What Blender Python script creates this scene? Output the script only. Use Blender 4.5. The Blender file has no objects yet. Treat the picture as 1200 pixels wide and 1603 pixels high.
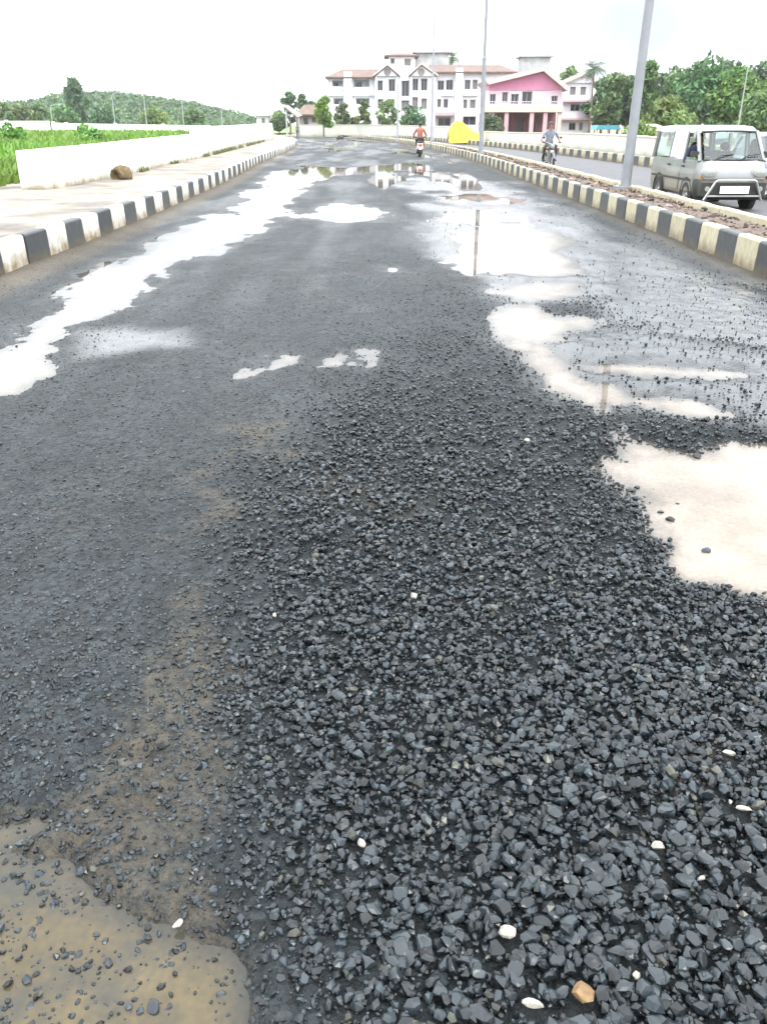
import bpy, bmesh, math, random
import numpy as np
from mathutils import Vector, Matrix

R = math.radians
rng = np.random.default_rng(7)
random.seed(7)
scene = bpy.context.scene
C = scene.collection

# ------------------------------------------------------------------ camera
F_PX, IMG_W, IMG_H, HORIZON, CAM_H = 1300.0, 1200.0, 1603.0, 195.0, 1.65
PITCH = math.atan((IMG_H / 2 - HORIZON) / F_PX)
cam_d = bpy.data.cameras.new('camera')
cam = bpy.data.objects.new('camera', cam_d)
C.objects.link(cam)
cam.location = (0, 0, CAM_H)
cam.rotation_euler = (math.pi / 2 - PITCH, 0, 0)
cam_d.sensor_fit = 'VERTICAL'
cam_d.sensor_height = 24
cam_d.lens = 24 * F_PX / IMG_H
cam_d.clip_start = 0.05
cam_d.clip_end = 6000
scene.camera = cam

# ------------------------------------------------------------------ sky, sun, exposure
SUN_EL, SUN_AZ = 56.0, 150.0        # azimuth clockwise from +Y: behind the camera, to the right
w = bpy.data.worlds.new('World')
scene.world = w
w.use_nodes = True
nt = w.node_tree
nt.nodes.clear()
N = nt.nodes.new
L = nt.links.new
out = N('ShaderNodeOutputWorld')
bg = N('ShaderNodeBackground')
bg.inputs['Strength'].default_value = 0.10
sky = N('ShaderNodeTexSky')
sky.sky_type = 'NISHITA'
sky.sun_disc = False
sky.sun_elevation = R(SUN_EL)
sky.sun_rotation = R(SUN_AZ)
sky.dust_density = 2.0
tc = N('ShaderNodeTexCoord')
mp = N('ShaderNodeMapping')
mp.inputs['Scale'].default_value = (1.0, 1.0, 2.6)
mp.inputs['Location'].default_value = (0.35, 0.1, 0.0)
nz = N('ShaderNodeTexNoise')
nz.inputs['Scale'].default_value = 2.3
nz.inputs['Detail'].default_value = 6
nz.inputs['Roughness'].default_value = 0.52
rp = N('ShaderNodeValToRGB')
rp.color_ramp.elements[0].position = 0.36
rp.color_ramp.elements[1].position = 0.52
rp.color_ramp.elements[0].color = (0.45, 0.45, 0.45, 1)
mx = N('ShaderNodeMix')
mx.data_type = 'RGBA'
mx.inputs['B'].default_value = (9.7, 10.0, 10.4, 1)
L(tc.outputs['Generated'], mp.inputs['Vector'])
# overcast sky: the cloud deck brightens steadily from the horizon to overhead
sz = N('ShaderNodeSeparateXYZ')
L(tc.outputs['Generated'], sz.inputs[0])
ov = N('ShaderNodeMapRange')
ov.inputs['From Min'].default_value = 0.0
ov.inputs['From Max'].default_value = 0.42
ov.inputs['To Min'].default_value = 9.5
ov.inputs['To Max'].default_value = 25.0
L(sz.outputs['Z'], ov.inputs['Value'])
cl = N('ShaderNodeVectorMath')
cl.operation = 'SCALE'
cl.inputs[0].default_value = (.97, 1.0, 1.04)
L(ov.outputs['Result'], cl.inputs['Scale'])
L(cl.outputs[0], mx.inputs['B'])
L(mp.outputs['Vector'], nz.inputs['Vector'])
L(nz.outputs['Fac'], rp.inputs['Fac'])
L(rp.outputs['Color'], mx.inputs['Factor'])
L(sky.outputs['Color'], mx.inputs['A'])
# grey-blue gaps in the bright cloud cover: soft noise, thinned out towards the sun's side
def sky_patch(vec, width, prev):
    dp = N('ShaderNodeVectorMath')
    dp.operation = 'DISTANCE'
    dn = N('ShaderNodeTexNoise')
    dn.inputs['Scale'].default_value = 9
    dn.inputs['Detail'].default_value = 5
    L(tc.outputs['Generated'], dn.inputs['Vector'])
    ad = N('ShaderNodeVectorMath')
    ad.operation = 'MULTIPLY_ADD'
    ad.inputs[1].default_value = (.12, .12, .12)
    L(dn.outputs['Color'], ad.inputs[0])
    L(tc.outputs['Generated'], ad.inputs[2])
    L(ad.outputs[0], dp.inputs[0])
    dp.inputs[1].default_value = [q + .06 for q in vec]
    pr = N('ShaderNodeMapRange')
    pr.interpolation_type = 'SMOOTHERSTEP'
    pr.inputs['From Min'].default_value = width
    pr.inputs['From Max'].default_value = width * .1
    pr.inputs['To Max'].default_value = .95
    L(dp.outputs['Value'], pr.inputs['Value'])
    m_ = N('ShaderNodeMix')
    m_.data_type = 'RGBA'
    L(pr.outputs['Result'], m_.inputs['Factor'])
    L(prev, m_.inputs['A'])
    m_.inputs['B'].default_value = (3.7, 4.1, 4.35, 1)
    return m_.outputs['Result']


skyc = mx.outputs['Result']
for vec_, wd_ in (((.25, .960, .095), .12), ((-.43, .89, .11), .07), ((.42, .89, .09), .10), ((-.7, -.2, .6), .3), ((.8, -.3, .4), .25)):
    skyc = sky_patch(vec_, wd_, skyc)
L(skyc, bg.inputs['Color'])
L(bg.outputs['Background'], out.inputs['Surface'])

sun_d = bpy.data.lights.new('sun', 'SUN')
sun_d.energy = 1.1
sun_d.angle = R(16)
sun_d.color = (1.0, 0.95, 0.87)
sun = bpy.data.objects.new('sun', sun_d)
C.objects.link(sun)
az = R(SUN_AZ)
sdir = Vector((math.sin(az) * math.cos(R(SUN_EL)), math.cos(az) * math.cos(R(SUN_EL)), math.sin(R(SUN_EL))))
sun.rotation_euler = (-sdir).to_track_quat('-Z', 'Y').to_euler()

vs = scene.view_settings
vs.view_transform = 'Standard'
vs.look = 'None'
vs.gamma = 1
vs.use_curve_mapping = False
vs.exposure = 1.05
scene.cycles.max_bounces = 6
scene.cycles.transparent_max_bounces = 12
scene.cycles.use_adaptive_sampling = False
scene.cycles.caustics_reflective = False
scene.cycles.caustics_refractive = False


# ------------------------------------------------------------------ measuring: photo pixel -> place
def G(px, py, z=0.0):
    """point at height z seen at a photo pixel"""
    a = (px - IMG_W / 2) / F_PX
    b = (IMG_H / 2 - py) / F_PX
    d = (a, math.cos(PITCH) + b * math.sin(PITCH), -math.sin(PITCH) + b * math.cos(PITCH))
    t = (z - CAM_H) / d[2]
    return d[0] * t, d[1] * t


def W(px, py, D):
    """X and Z of a photo pixel on the upright plane D metres ahead"""
    a = (px - IMG_W / 2) / F_PX
    b = (IMG_H / 2 - py) / F_PX
    dy = math.cos(PITCH) + b * math.sin(PITCH)
    dz = -math.sin(PITCH) + b * math.cos(PITCH)
    t = D / dy
    return a * t, CAM_H + dz * t


# ------------------------------------------------------------------ value noise (numpy)
def vnoise(x, y, seed=0):
    xi = np.floor(x).astype(np.int64)
    yi = np.floor(y).astype(np.int64)
    xf = x - xi
    yf = y - yi
    u = xf * xf * (3 - 2 * xf)
    v = yf * yf * (3 - 2 * yf)

    def h(a, b):
        n = (a * 374761393 + b * 668265263 + seed * 982451653) & 0x7fffffff
        n = ((n ^ (n >> 13)) * 1274126177) & 0x7fffffff
        n = (n ^ (n >> 16)) & 0xffff
        return n / 65535.0
    return (h(xi, yi) * (1 - u) + h(xi + 1, yi) * u) * (1 - v) + (h(xi, yi + 1) * (1 - u) + h(xi + 1, yi + 1) * u) * v


def fbm(x, y, seed=0, octv=4):
    s = 0
    a = 0.5
    t = 0
    for k in range(octv):
        s = s + a * vnoise(x * 2 ** k, y * 2 ** k, seed + k * 17)
        t += a
        a *= 0.5
    return s / t


def sstep(a, b, x):
    t = np.clip((x - a) / (b - a), 0, 1)
    return t * t * (3 - 2 * t)


# ------------------------------------------------------------------ materials
MATS = {}


def mat(name, col, rough=0.75, var=0.18, vscale=6.0, bump=0.0, bscale=40.0, metal=0.0, spec=0.5, dirt=None,
        attr=None, rand=0.0, coat=0.0, trans=0.0):
    m = bpy.data.materials.new(name)
    m.use_nodes = True
    t = m.node_tree
    b = t.nodes['Principled BSDF']
    b.inputs['Roughness'].default_value = rough
    b.inputs['Metallic'].default_value = metal
    b.inputs['Specular IOR Level'].default_value = spec
    b.inputs['Coat Weight'].default_value = coat
    n = t.nodes.new
    l = t.links.new
    co = n('ShaderNodeTexCoord')
    no = n('ShaderNodeTexNoise')
    no.inputs['Scale'].default_value = vscale
    no.inputs['Detail'].default_value = 6
    no.inputs['Roughness'].default_value = 0.62
    l(co.outputs['Object'], no.inputs['Vector'])
    mr = n('ShaderNodeMapRange')
    mr.inputs['From Min'].default_value = 0.3
    mr.inputs['From Max'].default_value = 0.7
    mr.inputs['To Min'].default_value = 1 - var
    mr.inputs['To Max'].default_value = 1 + var
    l(no.outputs['Fac'], mr.inputs['Value'])
    mul = n('ShaderNodeVectorMath')
    mul.operation = 'SCALE'
    mul.inputs[0].default_value = col[:3]
    l(mr.outputs['Result'], mul.inputs['Scale'])
    cur = mul.outputs['Vector']
    if attr:
        at = n('ShaderNodeAttribute')
        at.attribute_name = attr
        m2 = n('ShaderNodeVectorMath')
        m2.operation = 'MULTIPLY'
        l(cur, m2.inputs[0])
        l(at.outputs['Color'], m2.inputs[1])
        cur = m2.outputs['Vector']
    if rand:
        oi = n('ShaderNodeObjectInfo')
        r2 = n('ShaderNodeMapRange')
        r2.inputs['To Min'].default_value = 1 - rand
        r2.inputs['To Max'].default_value = 1 + rand
        l(oi.outputs['Random'], r2.inputs['Value'])
        m3 = n('ShaderNodeVectorMath')
        m3.operation = 'SCALE'
        l(cur, m3.inputs[0])
        l(r2.outputs['Result'], m3.inputs['Scale'])
        cur = m3.outputs['Vector']
    if dirt:                       # (colour, z fully dirty, z clean, noise scale): splash dirt that clings near the base
        dc, z0, z1, dsc = dirt
        sp = n('ShaderNodeSeparateXYZ')
        l(co.outputs['Object'], sp.inputs[0])
        dn = n('ShaderNodeTexNoise')
        dn.inputs['Scale'].default_value = dsc
        dn.inputs['Detail'].default_value = 5
        geo = n('ShaderNodeNewGeometry')
        l(geo.outputs['Position'], dn.inputs['Vector'])
        a1 = n('ShaderNodeMath')
        a1.operation = 'MULTIPLY_ADD'
        a1.inputs[1].default_value = (z1 - z0) * 1.6
        l(dn.outputs['Fac'], a1.inputs[0])
        zz = n('ShaderNodeMath')
        zz.operation = 'MULTIPLY'
        zz.inputs[1].default_value = -1
        l(sp.outputs['Z'], zz.inputs[0])
        l(zz.outputs[0], a1.inputs[2])
        r3 = n('ShaderNodeMapRange')
        r3.inputs['From Min'].default_value = -z1 + (z1 - z0) * .8
        r3.inputs['From Max'].default_value = -z0 + (z1 - z0) * .8
        l(a1.outputs[0], r3.inputs['Value'])
        mm = n('ShaderNodeMix')
        mm.data_type = 'RGBA'
        l(r3.outputs['Result'], mm.inputs['Factor'])
        l(cur, mm.inputs['A'])
        mm.inputs['B'].default_value = (*dc, 1)
        cur = mm.outputs['Result']
    l(cur, b.inputs['Base Color'])
    if bump:
        bn = n('ShaderNodeTexNoise')
        bn.inputs['Scale'].default_value = bscale
        bn.inputs['Detail'].default_value = 6
        l(co.outputs['Object'], bn.inputs['Vector'])
        bu = n('ShaderNodeBump')
        bu.inputs['Strength'].default_value = bump
        bu.inputs['Distance'].default_value = 0.02
        l(bn.outputs['Fac'], bu.inputs['Height'])
        l(bu.outputs['Normal'], b.inputs['Normal'])
    if trans:
        tr = n('ShaderNodeBsdfTranslucent')
        l(cur, tr.inputs['Color'])
        ms = n('ShaderNodeMixShader')
        ms.inputs[0].default_value = trans
        l(b.outputs[0], ms.inputs[1])
        l(tr.outputs[0], ms.inputs[2])
        l(ms.outputs[0], t.nodes['Material Output'].inputs['Surface'])
    MATS[name] = m
    return m


def glass_mat(name, tint, alpha):
    m = bpy.data.materials.new(name)
    m.use_nodes = True
    t = m.node_tree
    t.nodes.remove(t.nodes['Principled BSDF'])
    n = t.nodes.new
    l = t.links.new
    tr = n('ShaderNodeBsdfTransparent')
    tr.inputs['Color'].default_value = (*tint, 1)
    gl = n('ShaderNodeBsdfGlossy')
    gl.inputs['Roughness'].default_value = 0.03
    fr = n('ShaderNodeFresnel')
    fr.inputs['IOR'].default_value = 1.75
    df = n('ShaderNodeBsdfDiffuse')
    df.inputs['Color'].default_value = (0.11, 0.155, 0.155, 1)
    m1 = tr
    m2 = n('ShaderNodeMixShader')
    l(fr.outputs[0], m2.inputs[0])
    l(m1.outputs[0], m2.inputs[1])
    l(gl.outputs[0], m2.inputs[2])
    l(m2.outputs[0], t.nodes['Material Output'].inputs['Surface'])
    return m


def road_mat():
    m = bpy.data.materials.new('wet broken asphalt')
    m.use_nodes = True
    t = m.node_tree
    b = t.nodes['Principled BSDF']
    b.inputs['Specular IOR Level'].default_value = 0.26
    n = t.nodes.new
    l = t.links.new
    co = n('ShaderNodeTexCoord')
    v1 = n('ShaderNodeTexVoronoi')
    v1.inputs['Scale'].default_value = 46
    v2 = n('ShaderNodeTexVoronoi')
    v2.inputs['Scale'].default_value = 110
    n1 = n('ShaderNodeTexNoise')
    n1.inputs['Scale'].default_value = 1.3
    n1.inputs['Detail'].default_value = 8
    n1.inputs['Roughness'].default_value = .65
    n2 = n('ShaderNodeTexNoise')
    n2.inputs['Scale'].default_value = 22
    n2.inputs['Detail'].default_value = 7
    n2.inputs['Roughness'].default_value = .7
    for q in (v1, v2, n1, n2):
        l(co.outputs['Object'], q.inputs['Vector'])
    sp = n('ShaderNodeSeparateColor')
    l(v1.outputs['Color'], sp.inputs[0])
    # stone tone: per-cell brightness
    mr = n('ShaderNodeMapRange')
    mr.inputs['To Min'].default_value = 0.45
    mr.inputs['To Max'].default_value = 1.6
    l(sp.outputs[0], mr.inputs['Value'])
    mr2 = n('ShaderNodeMapRange')
    mr2.inputs['From Min'].default_value = .3
    mr2.inputs['From Max'].default_value = .7
    mr2.inputs['To Min'].default_value = 0.6
    mr2.inputs['To Max'].default_value = 1.4
    l(n2.outputs['Fac'], mr2.inputs['Value'])
    mr3 = n('ShaderNodeMapRange')
    mr3.inputs['From Min'].default_value = .3
    mr3.inputs['From Max'].default_value = .7
    mr3.inputs['To Min'].default_value = 0.75
    mr3.inputs['To Max'].default_value = 1.3
    l(n1.outputs['Fac'], mr3.inputs['Value'])
    p1 = n('ShaderNodeMath')
    p1.operation = 'MULTIPLY'
    l(mr.outputs[0], p1.inputs[0])
    l(mr2.outputs[0], p1.inputs[1])
    p2 = n('ShaderNodeMath')
    p2.operation = 'MULTIPLY'
    l(p1.outputs[0], p2.inputs[0])
    l(mr3.outputs[0], p2.inputs[1])
    sc = n('ShaderNodeVectorMath')
    sc.operation = 'SCALE'
    sc.inputs[0].default_value = (0.0195, 0.0252, 0.0275)
    l(p2.outputs[0], sc.inputs['Scale'])
    at_ = n('ShaderNodeAttribute')
    at_.attribute_name = 'tone'
    s2 = n('ShaderNodeVectorMath')
    s2.operation = 'SCALE'
    l(sc.outputs[0], s2.inputs[0])
    l(at_.outputs['Fac'], s2.inputs['Scale'])
    sc = s2
    am = n('ShaderNodeAttribute')
    am.attribute_name = 'mud'
    sm = n('ShaderNodeVectorMath')
    sm.operation = 'SCALE'
    sm.inputs[0].default_value = (0.068, 0.057, 0.041)
    l(mr3.outputs[0], sm.inputs['Scale'])
    # mud breaks up between the stones
    mf = n('ShaderNodeMath')
    mf.operation = 'MULTIPLY_ADD'
    mf.inputs[1].default_value = 1.7
    l(am.outputs['Fac'], mf.inputs[0])
    mb = n('ShaderNodeMapRange')
    mb.inputs['From Min'].default_value = .35
    mb.inputs['From Max'].default_value = .65
    mb.inputs['To Min'].default_value = -.75
    mb.inputs['To Max'].default_value = 0.05
    l(n2.outputs['Fac'], mb.inputs['Value'])
    l(mb.outputs[0], mf.inputs[2])
    mf.use_clamp = True
    mx = n('ShaderNodeMix')
    mx.data_type = 'RGBA'
    l(mf.outputs[0], mx.inputs['Factor'])
    l(sc.outputs[0], mx.inputs['A'])
    l(sm.outputs[0], mx.inputs['B'])
    l(mx.outputs['Result'], b.inputs['Base Color'])
    aw = n('ShaderNodeAttribute')
    aw.attribute_name = 'wet'
    wr = n('ShaderNodeMapRange')
    wr.inputs['To Min'].default_value = 0.70
    wr.inputs['To Max'].default_value = 0.16
    l(aw.outputs['Fac'], wr.inputs['Value'])
    l(wr.outputs[0], b.inputs['Roughness'])
    bh = n('ShaderNodeMath')
    bh.operation = 'MULTIPLY_ADD'
    bh.inputs[1].default_value = -0.9
    l(v1.outputs['Distance'], bh.inputs[0])
    bh2 = n('ShaderNodeMath')
    bh2.operation = 'MULTIPLY_ADD'
    bh2.inputs[1].default_value = -0.5
    l(v2.outputs['Distance'], bh2.inputs[0])
    l(n2.outputs['Fac'], bh2.inputs[2])
    l(bh2.outputs[0], bh.inputs[2])
    bs = n('ShaderNodeMapRange')
    bs.inputs['To Min'].default_value = 0.95
    bs.inputs['To Max'].default_value = 0.12
    l(aw.outputs['Fac'], bs.inputs['Value'])
    bu = n('ShaderNodeBump')
    bu.inputs['Distance'].default_value = 0.014
    l(bs.outputs[0], bu.inputs['Strength'])
    l(bh.outputs[0], bu.inputs['Height'])
    l(bu.outputs['Normal'], b.inputs['Normal'])
    return m


def water_mat(name, mud, clear=.030, silt=0.0):
    m = bpy.data.materials.new(name)
    m.use_nodes = True
    t = m.node_tree
    t.nodes.remove(t.nodes['Principled BSDF'])
    n = t.nodes.new
    l = t.links.new
    at = n('ShaderNodeAttribute')
    at.attribute_name = 'depth'
    mr = n('ShaderNodeMapRange')
    mr.inputs['From Min'].default_value = 0.0
    mr.inputs['From Max'].default_value = clear
    mr.inputs['To Min'].default_value = 0.03
    mr.inputs['To Max'].default_value = 0.97
    l(at.outputs['Fac'], mr.inputs['Value'])
    co = n('ShaderNodeTexCoord')
    nn = n('ShaderNodeTexNoise')
    nn.inputs['Scale'].default_value = 3.0
    nn.inputs['Detail'].default_value = 5
    l(co.outputs['Object'], nn.inputs['Vector'])
    r2 = n('ShaderNodeMapRange')
    r2.inputs['From Min'].default_value = .3
    r2.inputs['From Max'].default_value = .7
    r2.inputs['To Min'].default_value = .72
    r2.inputs['To Max'].default_value = 1.25
    l(nn.outputs['Fac'], r2.inputs['Value'])
    sc = n('ShaderNodeVectorMath')
    sc.operation = 'SCALE'
    sc.inputs[0].default_value = mud
    l(r2.outputs[0], sc.inputs['Scale'])
    n3 = n('ShaderNodeTexNoise')
    n3.inputs['Scale'].default_value = 4.5
    n3.inputs['Detail'].default_value = 7
    n3.inputs['Roughness'].default_value = .65
    l(co.outputs['Object'], n3.inputs['Vector'])
    r3 = n('ShaderNodeMapRange')
    r3.inputs['From Min'].default_value = .45
    r3.inputs['From Max'].default_value = .62
    r3.inputs['To Max'].default_value = silt
    l(n3.outputs['Fac'], r3.inputs['Value'])
    mxs = n('ShaderNodeMix')
    mxs.data_type = 'RGBA'
    l(r3.outputs[0], mxs.inputs['Factor'])
    l(sc.outputs[0], mxs.inputs['A'])
    mxs.inputs['B'].default_value = (.038, .040, .036, 1)
    df = n('ShaderNodeBsdfDiffuse')
    l(mxs.outputs['Result'], df.inputs['Color'])
    # where the water is only skin deep the wet grit of the bed shows
    gn = n('ShaderNodeTexNoise')
    gn.inputs['Scale'].default_value = 55
    gn.inputs['Detail'].default_value = 4
    l(co.outputs['Object'], gn.inputs['Vector'])
    gm_ = n('ShaderNodeMath')
    gm_.operation = 'MULTIPLY_ADD'
    gm_.inputs[1].default_value = .9
    gm_.inputs[2].default_value = -.45
    l(gn.outputs['Fac'], gm_.inputs[0])
    ga = n('ShaderNodeMath')
    ga.operation = 'ADD'
    ga.use_clamp = True
    l(mr.outputs[0], ga.inputs[0])
    l(gm_.outputs[0], ga.inputs[1])
    mxb = n('ShaderNodeMix')
    mxb.data_type = 'RGBA'
    mxb.inputs['A'].default_value = (.030, .030, .026, 1)
    l(ga.outputs[0], mxb.inputs['Factor'])
    l(mxs.outputs['Result'], mxb.inputs['B'])
    l(mxb.outputs['Result'], df.inputs['Color'])
    m1 = df
    wn = n('ShaderNodeTexNoise')
    wn.inputs['Scale'].default_value = 2.5
    l(co.outputs['Object'], wn.inputs['Vector'])
    bu = n('ShaderNodeBump')
    bu.inputs['Strength'].default_value = 0.05
    bu.inputs['Distance'].default_value = 0.01
    l(wn.outputs['Fac'], bu.inputs['Height'])
    gl = n('ShaderNodeBsdfGlossy')
    gl.inputs['Roughness'].default_value = 0.02
    l(bu.outputs['Normal'], gl.inputs['Normal'])
    fr = n('ShaderNodeFresnel')
    fr.inputs['IOR'].default_value = 1.33
    m2 = n('ShaderNodeMixShader')
    l(fr.outputs[0], m2.inputs[0])
    l(m1.outputs[0], m2.inputs[1])
    l(gl.outputs[0], m2.inputs[2])
    l(m2.outputs[0], t.nodes['Material Output'].inputs['Surface'])
    return m


M_ROAD = road_mat()
M_WATER = water_mat('muddy puddle water', (0.195, 0.163, 0.130))
M_WATERB = water_mat('brown silty water', (0.088, 0.068, 0.035), .050, .9)
M_STONE = mat('bitumen coated stone', (0.0155, 0.0208, 0.0238), rough=.30, var=.45, vscale=30, attr='tint', spec=.36)
M_STONE1 = mat('bitumen coated big stone', (0.0165, 0.0218, 0.0248), rough=.30, var=.45, vscale=30, rand=.7, spec=.36)
M_PALE = mat('pale broken stone', (0.25, 0.235, 0.205), rough=.7, var=.25, vscale=60)
M_RUST = mat('ochre stone', (0.15, 0.092, 0.038), rough=.7, var=.4, vscale=60)
M_KWHITE = mat('white kerb paint', (0.66, 0.65, 0.60), rough=.7, var=.12, vscale=9, bump=.25, bscale=50, rand=.07,
               dirt=((0.19, 0.14, 0.07), .05, .34, 7))
M_KCREAM = mat('cream kerb paint', (0.40, 0.365, 0.25), rough=.7, var=.16, vscale=9, bump=.25, bscale=50, rand=.10,
               dirt=((0.13, 0.095, 0.05), .03, .26, 7))
M_KBLACK = mat('black kerb paint', (0.034, 0.038, 0.040), rough=.6, var=.3, vscale=9, bump=.25, bscale=50, rand=.25,
               dirt=((0.09, 0.068, 0.038), .02, .2, 7))
M_PAVE = mat('sandy concrete', (0.185, 0.165, 0.135), rough=.85, var=.6, vscale=.9, bump=.4, bscale=30)
M_SOIL = mat('red brown soil', (0.088, 0.062, 0.046), rough=.9, var=.55, vscale=7, bump=.9, bscale=18)
M_ASPH = mat('worn asphalt', (0.078, 0.078, 0.082), rough=.75, spec=.3, var=.18, vscale=1.3, bump=.3, bscale=80)
M_EARTH = mat('damp earth', (0.16, 0.13, 0.085), rough=.9, var=.35, vscale=.6, bump=.4, bscale=5)
M_FIELD = mat('field soil and weeds', (0.10, 0.19, 0.03), rough=.9, var=.35, vscale=.5, bump=.5, bscale=4)
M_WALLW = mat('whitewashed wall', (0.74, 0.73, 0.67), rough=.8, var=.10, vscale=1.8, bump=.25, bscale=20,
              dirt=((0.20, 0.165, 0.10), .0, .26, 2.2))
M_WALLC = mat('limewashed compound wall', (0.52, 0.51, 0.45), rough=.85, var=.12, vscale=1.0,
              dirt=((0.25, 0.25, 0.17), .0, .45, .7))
M_WHITE = mat('white building paint', (0.68, 0.69, 0.72), rough=.8, var=.07, vscale=.5)
M_WHITE2 = mat('greyer white plaster', (0.55, 0.55, 0.57), rough=.8, var=.10, vscale=.5)  # greyer white for bands, hoods, posts and balcony backs
M_PINK = mat('pink paint', (0.46, 0.18, 0.285), rough=.75, var=.08, vscale=.7)
M_PINKP = mat('pale pink paint', (0.46, 0.30, 0.32), rough=.75, var=.08, vscale=.7)
M_PINKW = mat('pinkish white paint', (0.54, 0.42, 0.47), rough=.75, var=.06, vscale=.7)
M_CREAM = mat('cream paint', (0.46, 0.40, 0.35), rough=.75, var=.08, vscale=.7)
M_MAROON = mat('maroon interior', (0.25, 0.115, 0.12), rough=.8, var=.3, vscale=.9)
M_TERRA = mat('terracotta roof tiles', (0.125, 0.084, 0.066), rough=.85, var=.35, vscale=1.5, bump=.5, bscale=6)
M_TERRA_W = mat('pale painted roof edge', (0.46, 0.385, 0.36), rough=.8, var=.1, vscale=1)
M_GREYC = mat('weathered concrete', (0.36, 0.37, 0.37), rough=.85, var=.25, vscale=.8)
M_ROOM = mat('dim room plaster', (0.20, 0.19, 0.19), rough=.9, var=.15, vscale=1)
M_PANE = mat('dark window pane', (0.03, 0.033, 0.038), rough=.12, var=.1)
M_PANE2 = mat('dusty window pane', (0.075, 0.085, 0.09), rough=.25, var=.3, vscale=2)
M_CURT = mat('curtained pane', (0.19, 0.18, 0.165), rough=.5, var=.3, vscale=3)
M_FRAME = mat('grey window frame', (0.30, 0.30, 0.31), rough=.6, var=.1)
M_GALV = mat('galvanised steel', (0.215, 0.23, 0.245), rough=.55, metal=.15, var=.14, vscale=3)
M_GALVD = mat('dull pole paint', (0.27, 0.285, 0.30), rough=.6, var=.1, vscale=3)
M_YELLOW = mat('yellow tarpaulin', (0.66, 0.50, 0.012), rough=.6, var=.12, vscale=1.5, bump=.3, bscale=3)
M_TEAL = mat('teal tarpaulin', (0.05, 0.22, 0.27), rough=.6, var=.15, vscale=1.5)
M_BARK = mat('grey brown bark', (0.15, 0.12, 0.085), rough=.9, var=.3, vscale=3, bump=.6, bscale=12)
M_LEAF = mat('leaves', (0.105, 0.158, 0.078), rough=.6, var=.2, vscale=.6, attr='tint', trans=.25)
M_GRASS = mat('bright grass blades', (0.118, 0.232, 0.034), rough=.6, var=.25, vscale=.35, attr='tint', trans=.3)
M_SILVER = mat('silver car paint', (0.185, 0.198, 0.185), rough=.38, metal=.3, var=.05, vscale=3, coat=.5,
               dirt=((0.26, 0.24, 0.19), .25, .75, 2.0))
M_NOSE = mat('lit silver nose paint', (0.215, 0.218, 0.225), rough=.35, metal=.25, var=.06, vscale=4, coat=.3)  # body silver lightened, the light on the van's front put into its colour
M_SILVERF = mat('lit silver roof paint', (0.225, 0.23, 0.24), rough=.32, metal=.2, var=.03, vscale=3, coat=.5)  # lighter copy of the body silver for the roof, brighter light painted in
M_DKPLAST = mat('black bumper plastic', (0.020, 0.020, 0.015), rough=.55, var=.2, vscale=5)
M_RUBBER = mat('tyre rubber', (0.022, 0.022, 0.022), rough=.8, var=.2, vscale=10)
M_CHROME = mat('chrome bar', (0.42, 0.42, 0.41), rough=.3, metal=.8, var=.03)
M_RIM = mat('steel wheel rim', (0.38, 0.38, 0.37), rough=.4, metal=.6, var=.1)
M_LAMP = mat('headlight glass', (0.24, 0.26, 0.24), rough=.08, var=.12, vscale=20, coat=1)
M_PLATE = mat('white number plate', (0.78, 0.78, 0.75), rough=.4, var=.04)
M_INK = mat('black plate lettering', (0.03, 0.03, 0.03), rough=.5, var=.05)
M_DARKBL = mat('dark blue car paint', (0.02, 0.024, 0.05), rough=.3, coat=.6, var=.05)
M_REDPL = mat('red lamp plastic', (0.45, 0.03, 0.02), rough=.25, var=.05)
M_ORANGE = mat('orange lamp plastic', (0.62, 0.2, 0.02), rough=.25, var=.05)
M_SKIN = mat('brown skin', (0.22, 0.115, 0.07), rough=.6, var=.06)
M_HAIR = mat('black hair', (0.015, 0.013, 0.012), rough=.5, var=.2, vscale=30)
M_SHIRTB = mat('pale blue grey shirt', (0.19, 0.215, 0.26), rough=.85, var=.3, vscale=9)
M_SHIRTR = mat('brick red shirt', (0.25, 0.085, 0.062), rough=.85, var=.15, vscale=9)
M_SHIRTN = mat('navy shirt', (0.025, 0.03, 0.06), rough=.85, var=.15, vscale=9)
M_SHIRTG = mat('grey mauve shirt', (0.13, 0.115, 0.125), rough=.85, var=.15, vscale=9)
M_TROUS = mat('charcoal trousers', (0.04, 0.04, 0.038), rough=.85, var=.2, vscale=9)
M_SHOE = mat('dark shoes', (0.025, 0.022, 0.02), rough=.6, var=.1)
M_SCOOT = mat('pale pink scooter panels', (0.62, 0.50, 0.50), rough=.35, var=.06, coat=.4)
M_SEAT = mat('black vinyl seat', (0.03, 0.03, 0.03), rough=.5, var=.2)
M_BIKE = mat('grey black bike paint', (0.06, 0.065, 0.068), rough=.35, var=.1, coat=.4)
M_EYE = mat('eye white', (0.6, 0.6, 0.58), rough=.3, var=.02)
M_LUMP = mat('brown clay lump', (0.10, 0.07, 0.032), rough=.9, var=.6, vscale=5, bump=.8, bscale=10)
M_GLASS = glass_mat('vehicle glass', (0.70, 0.86, 0.83), .30)


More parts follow.
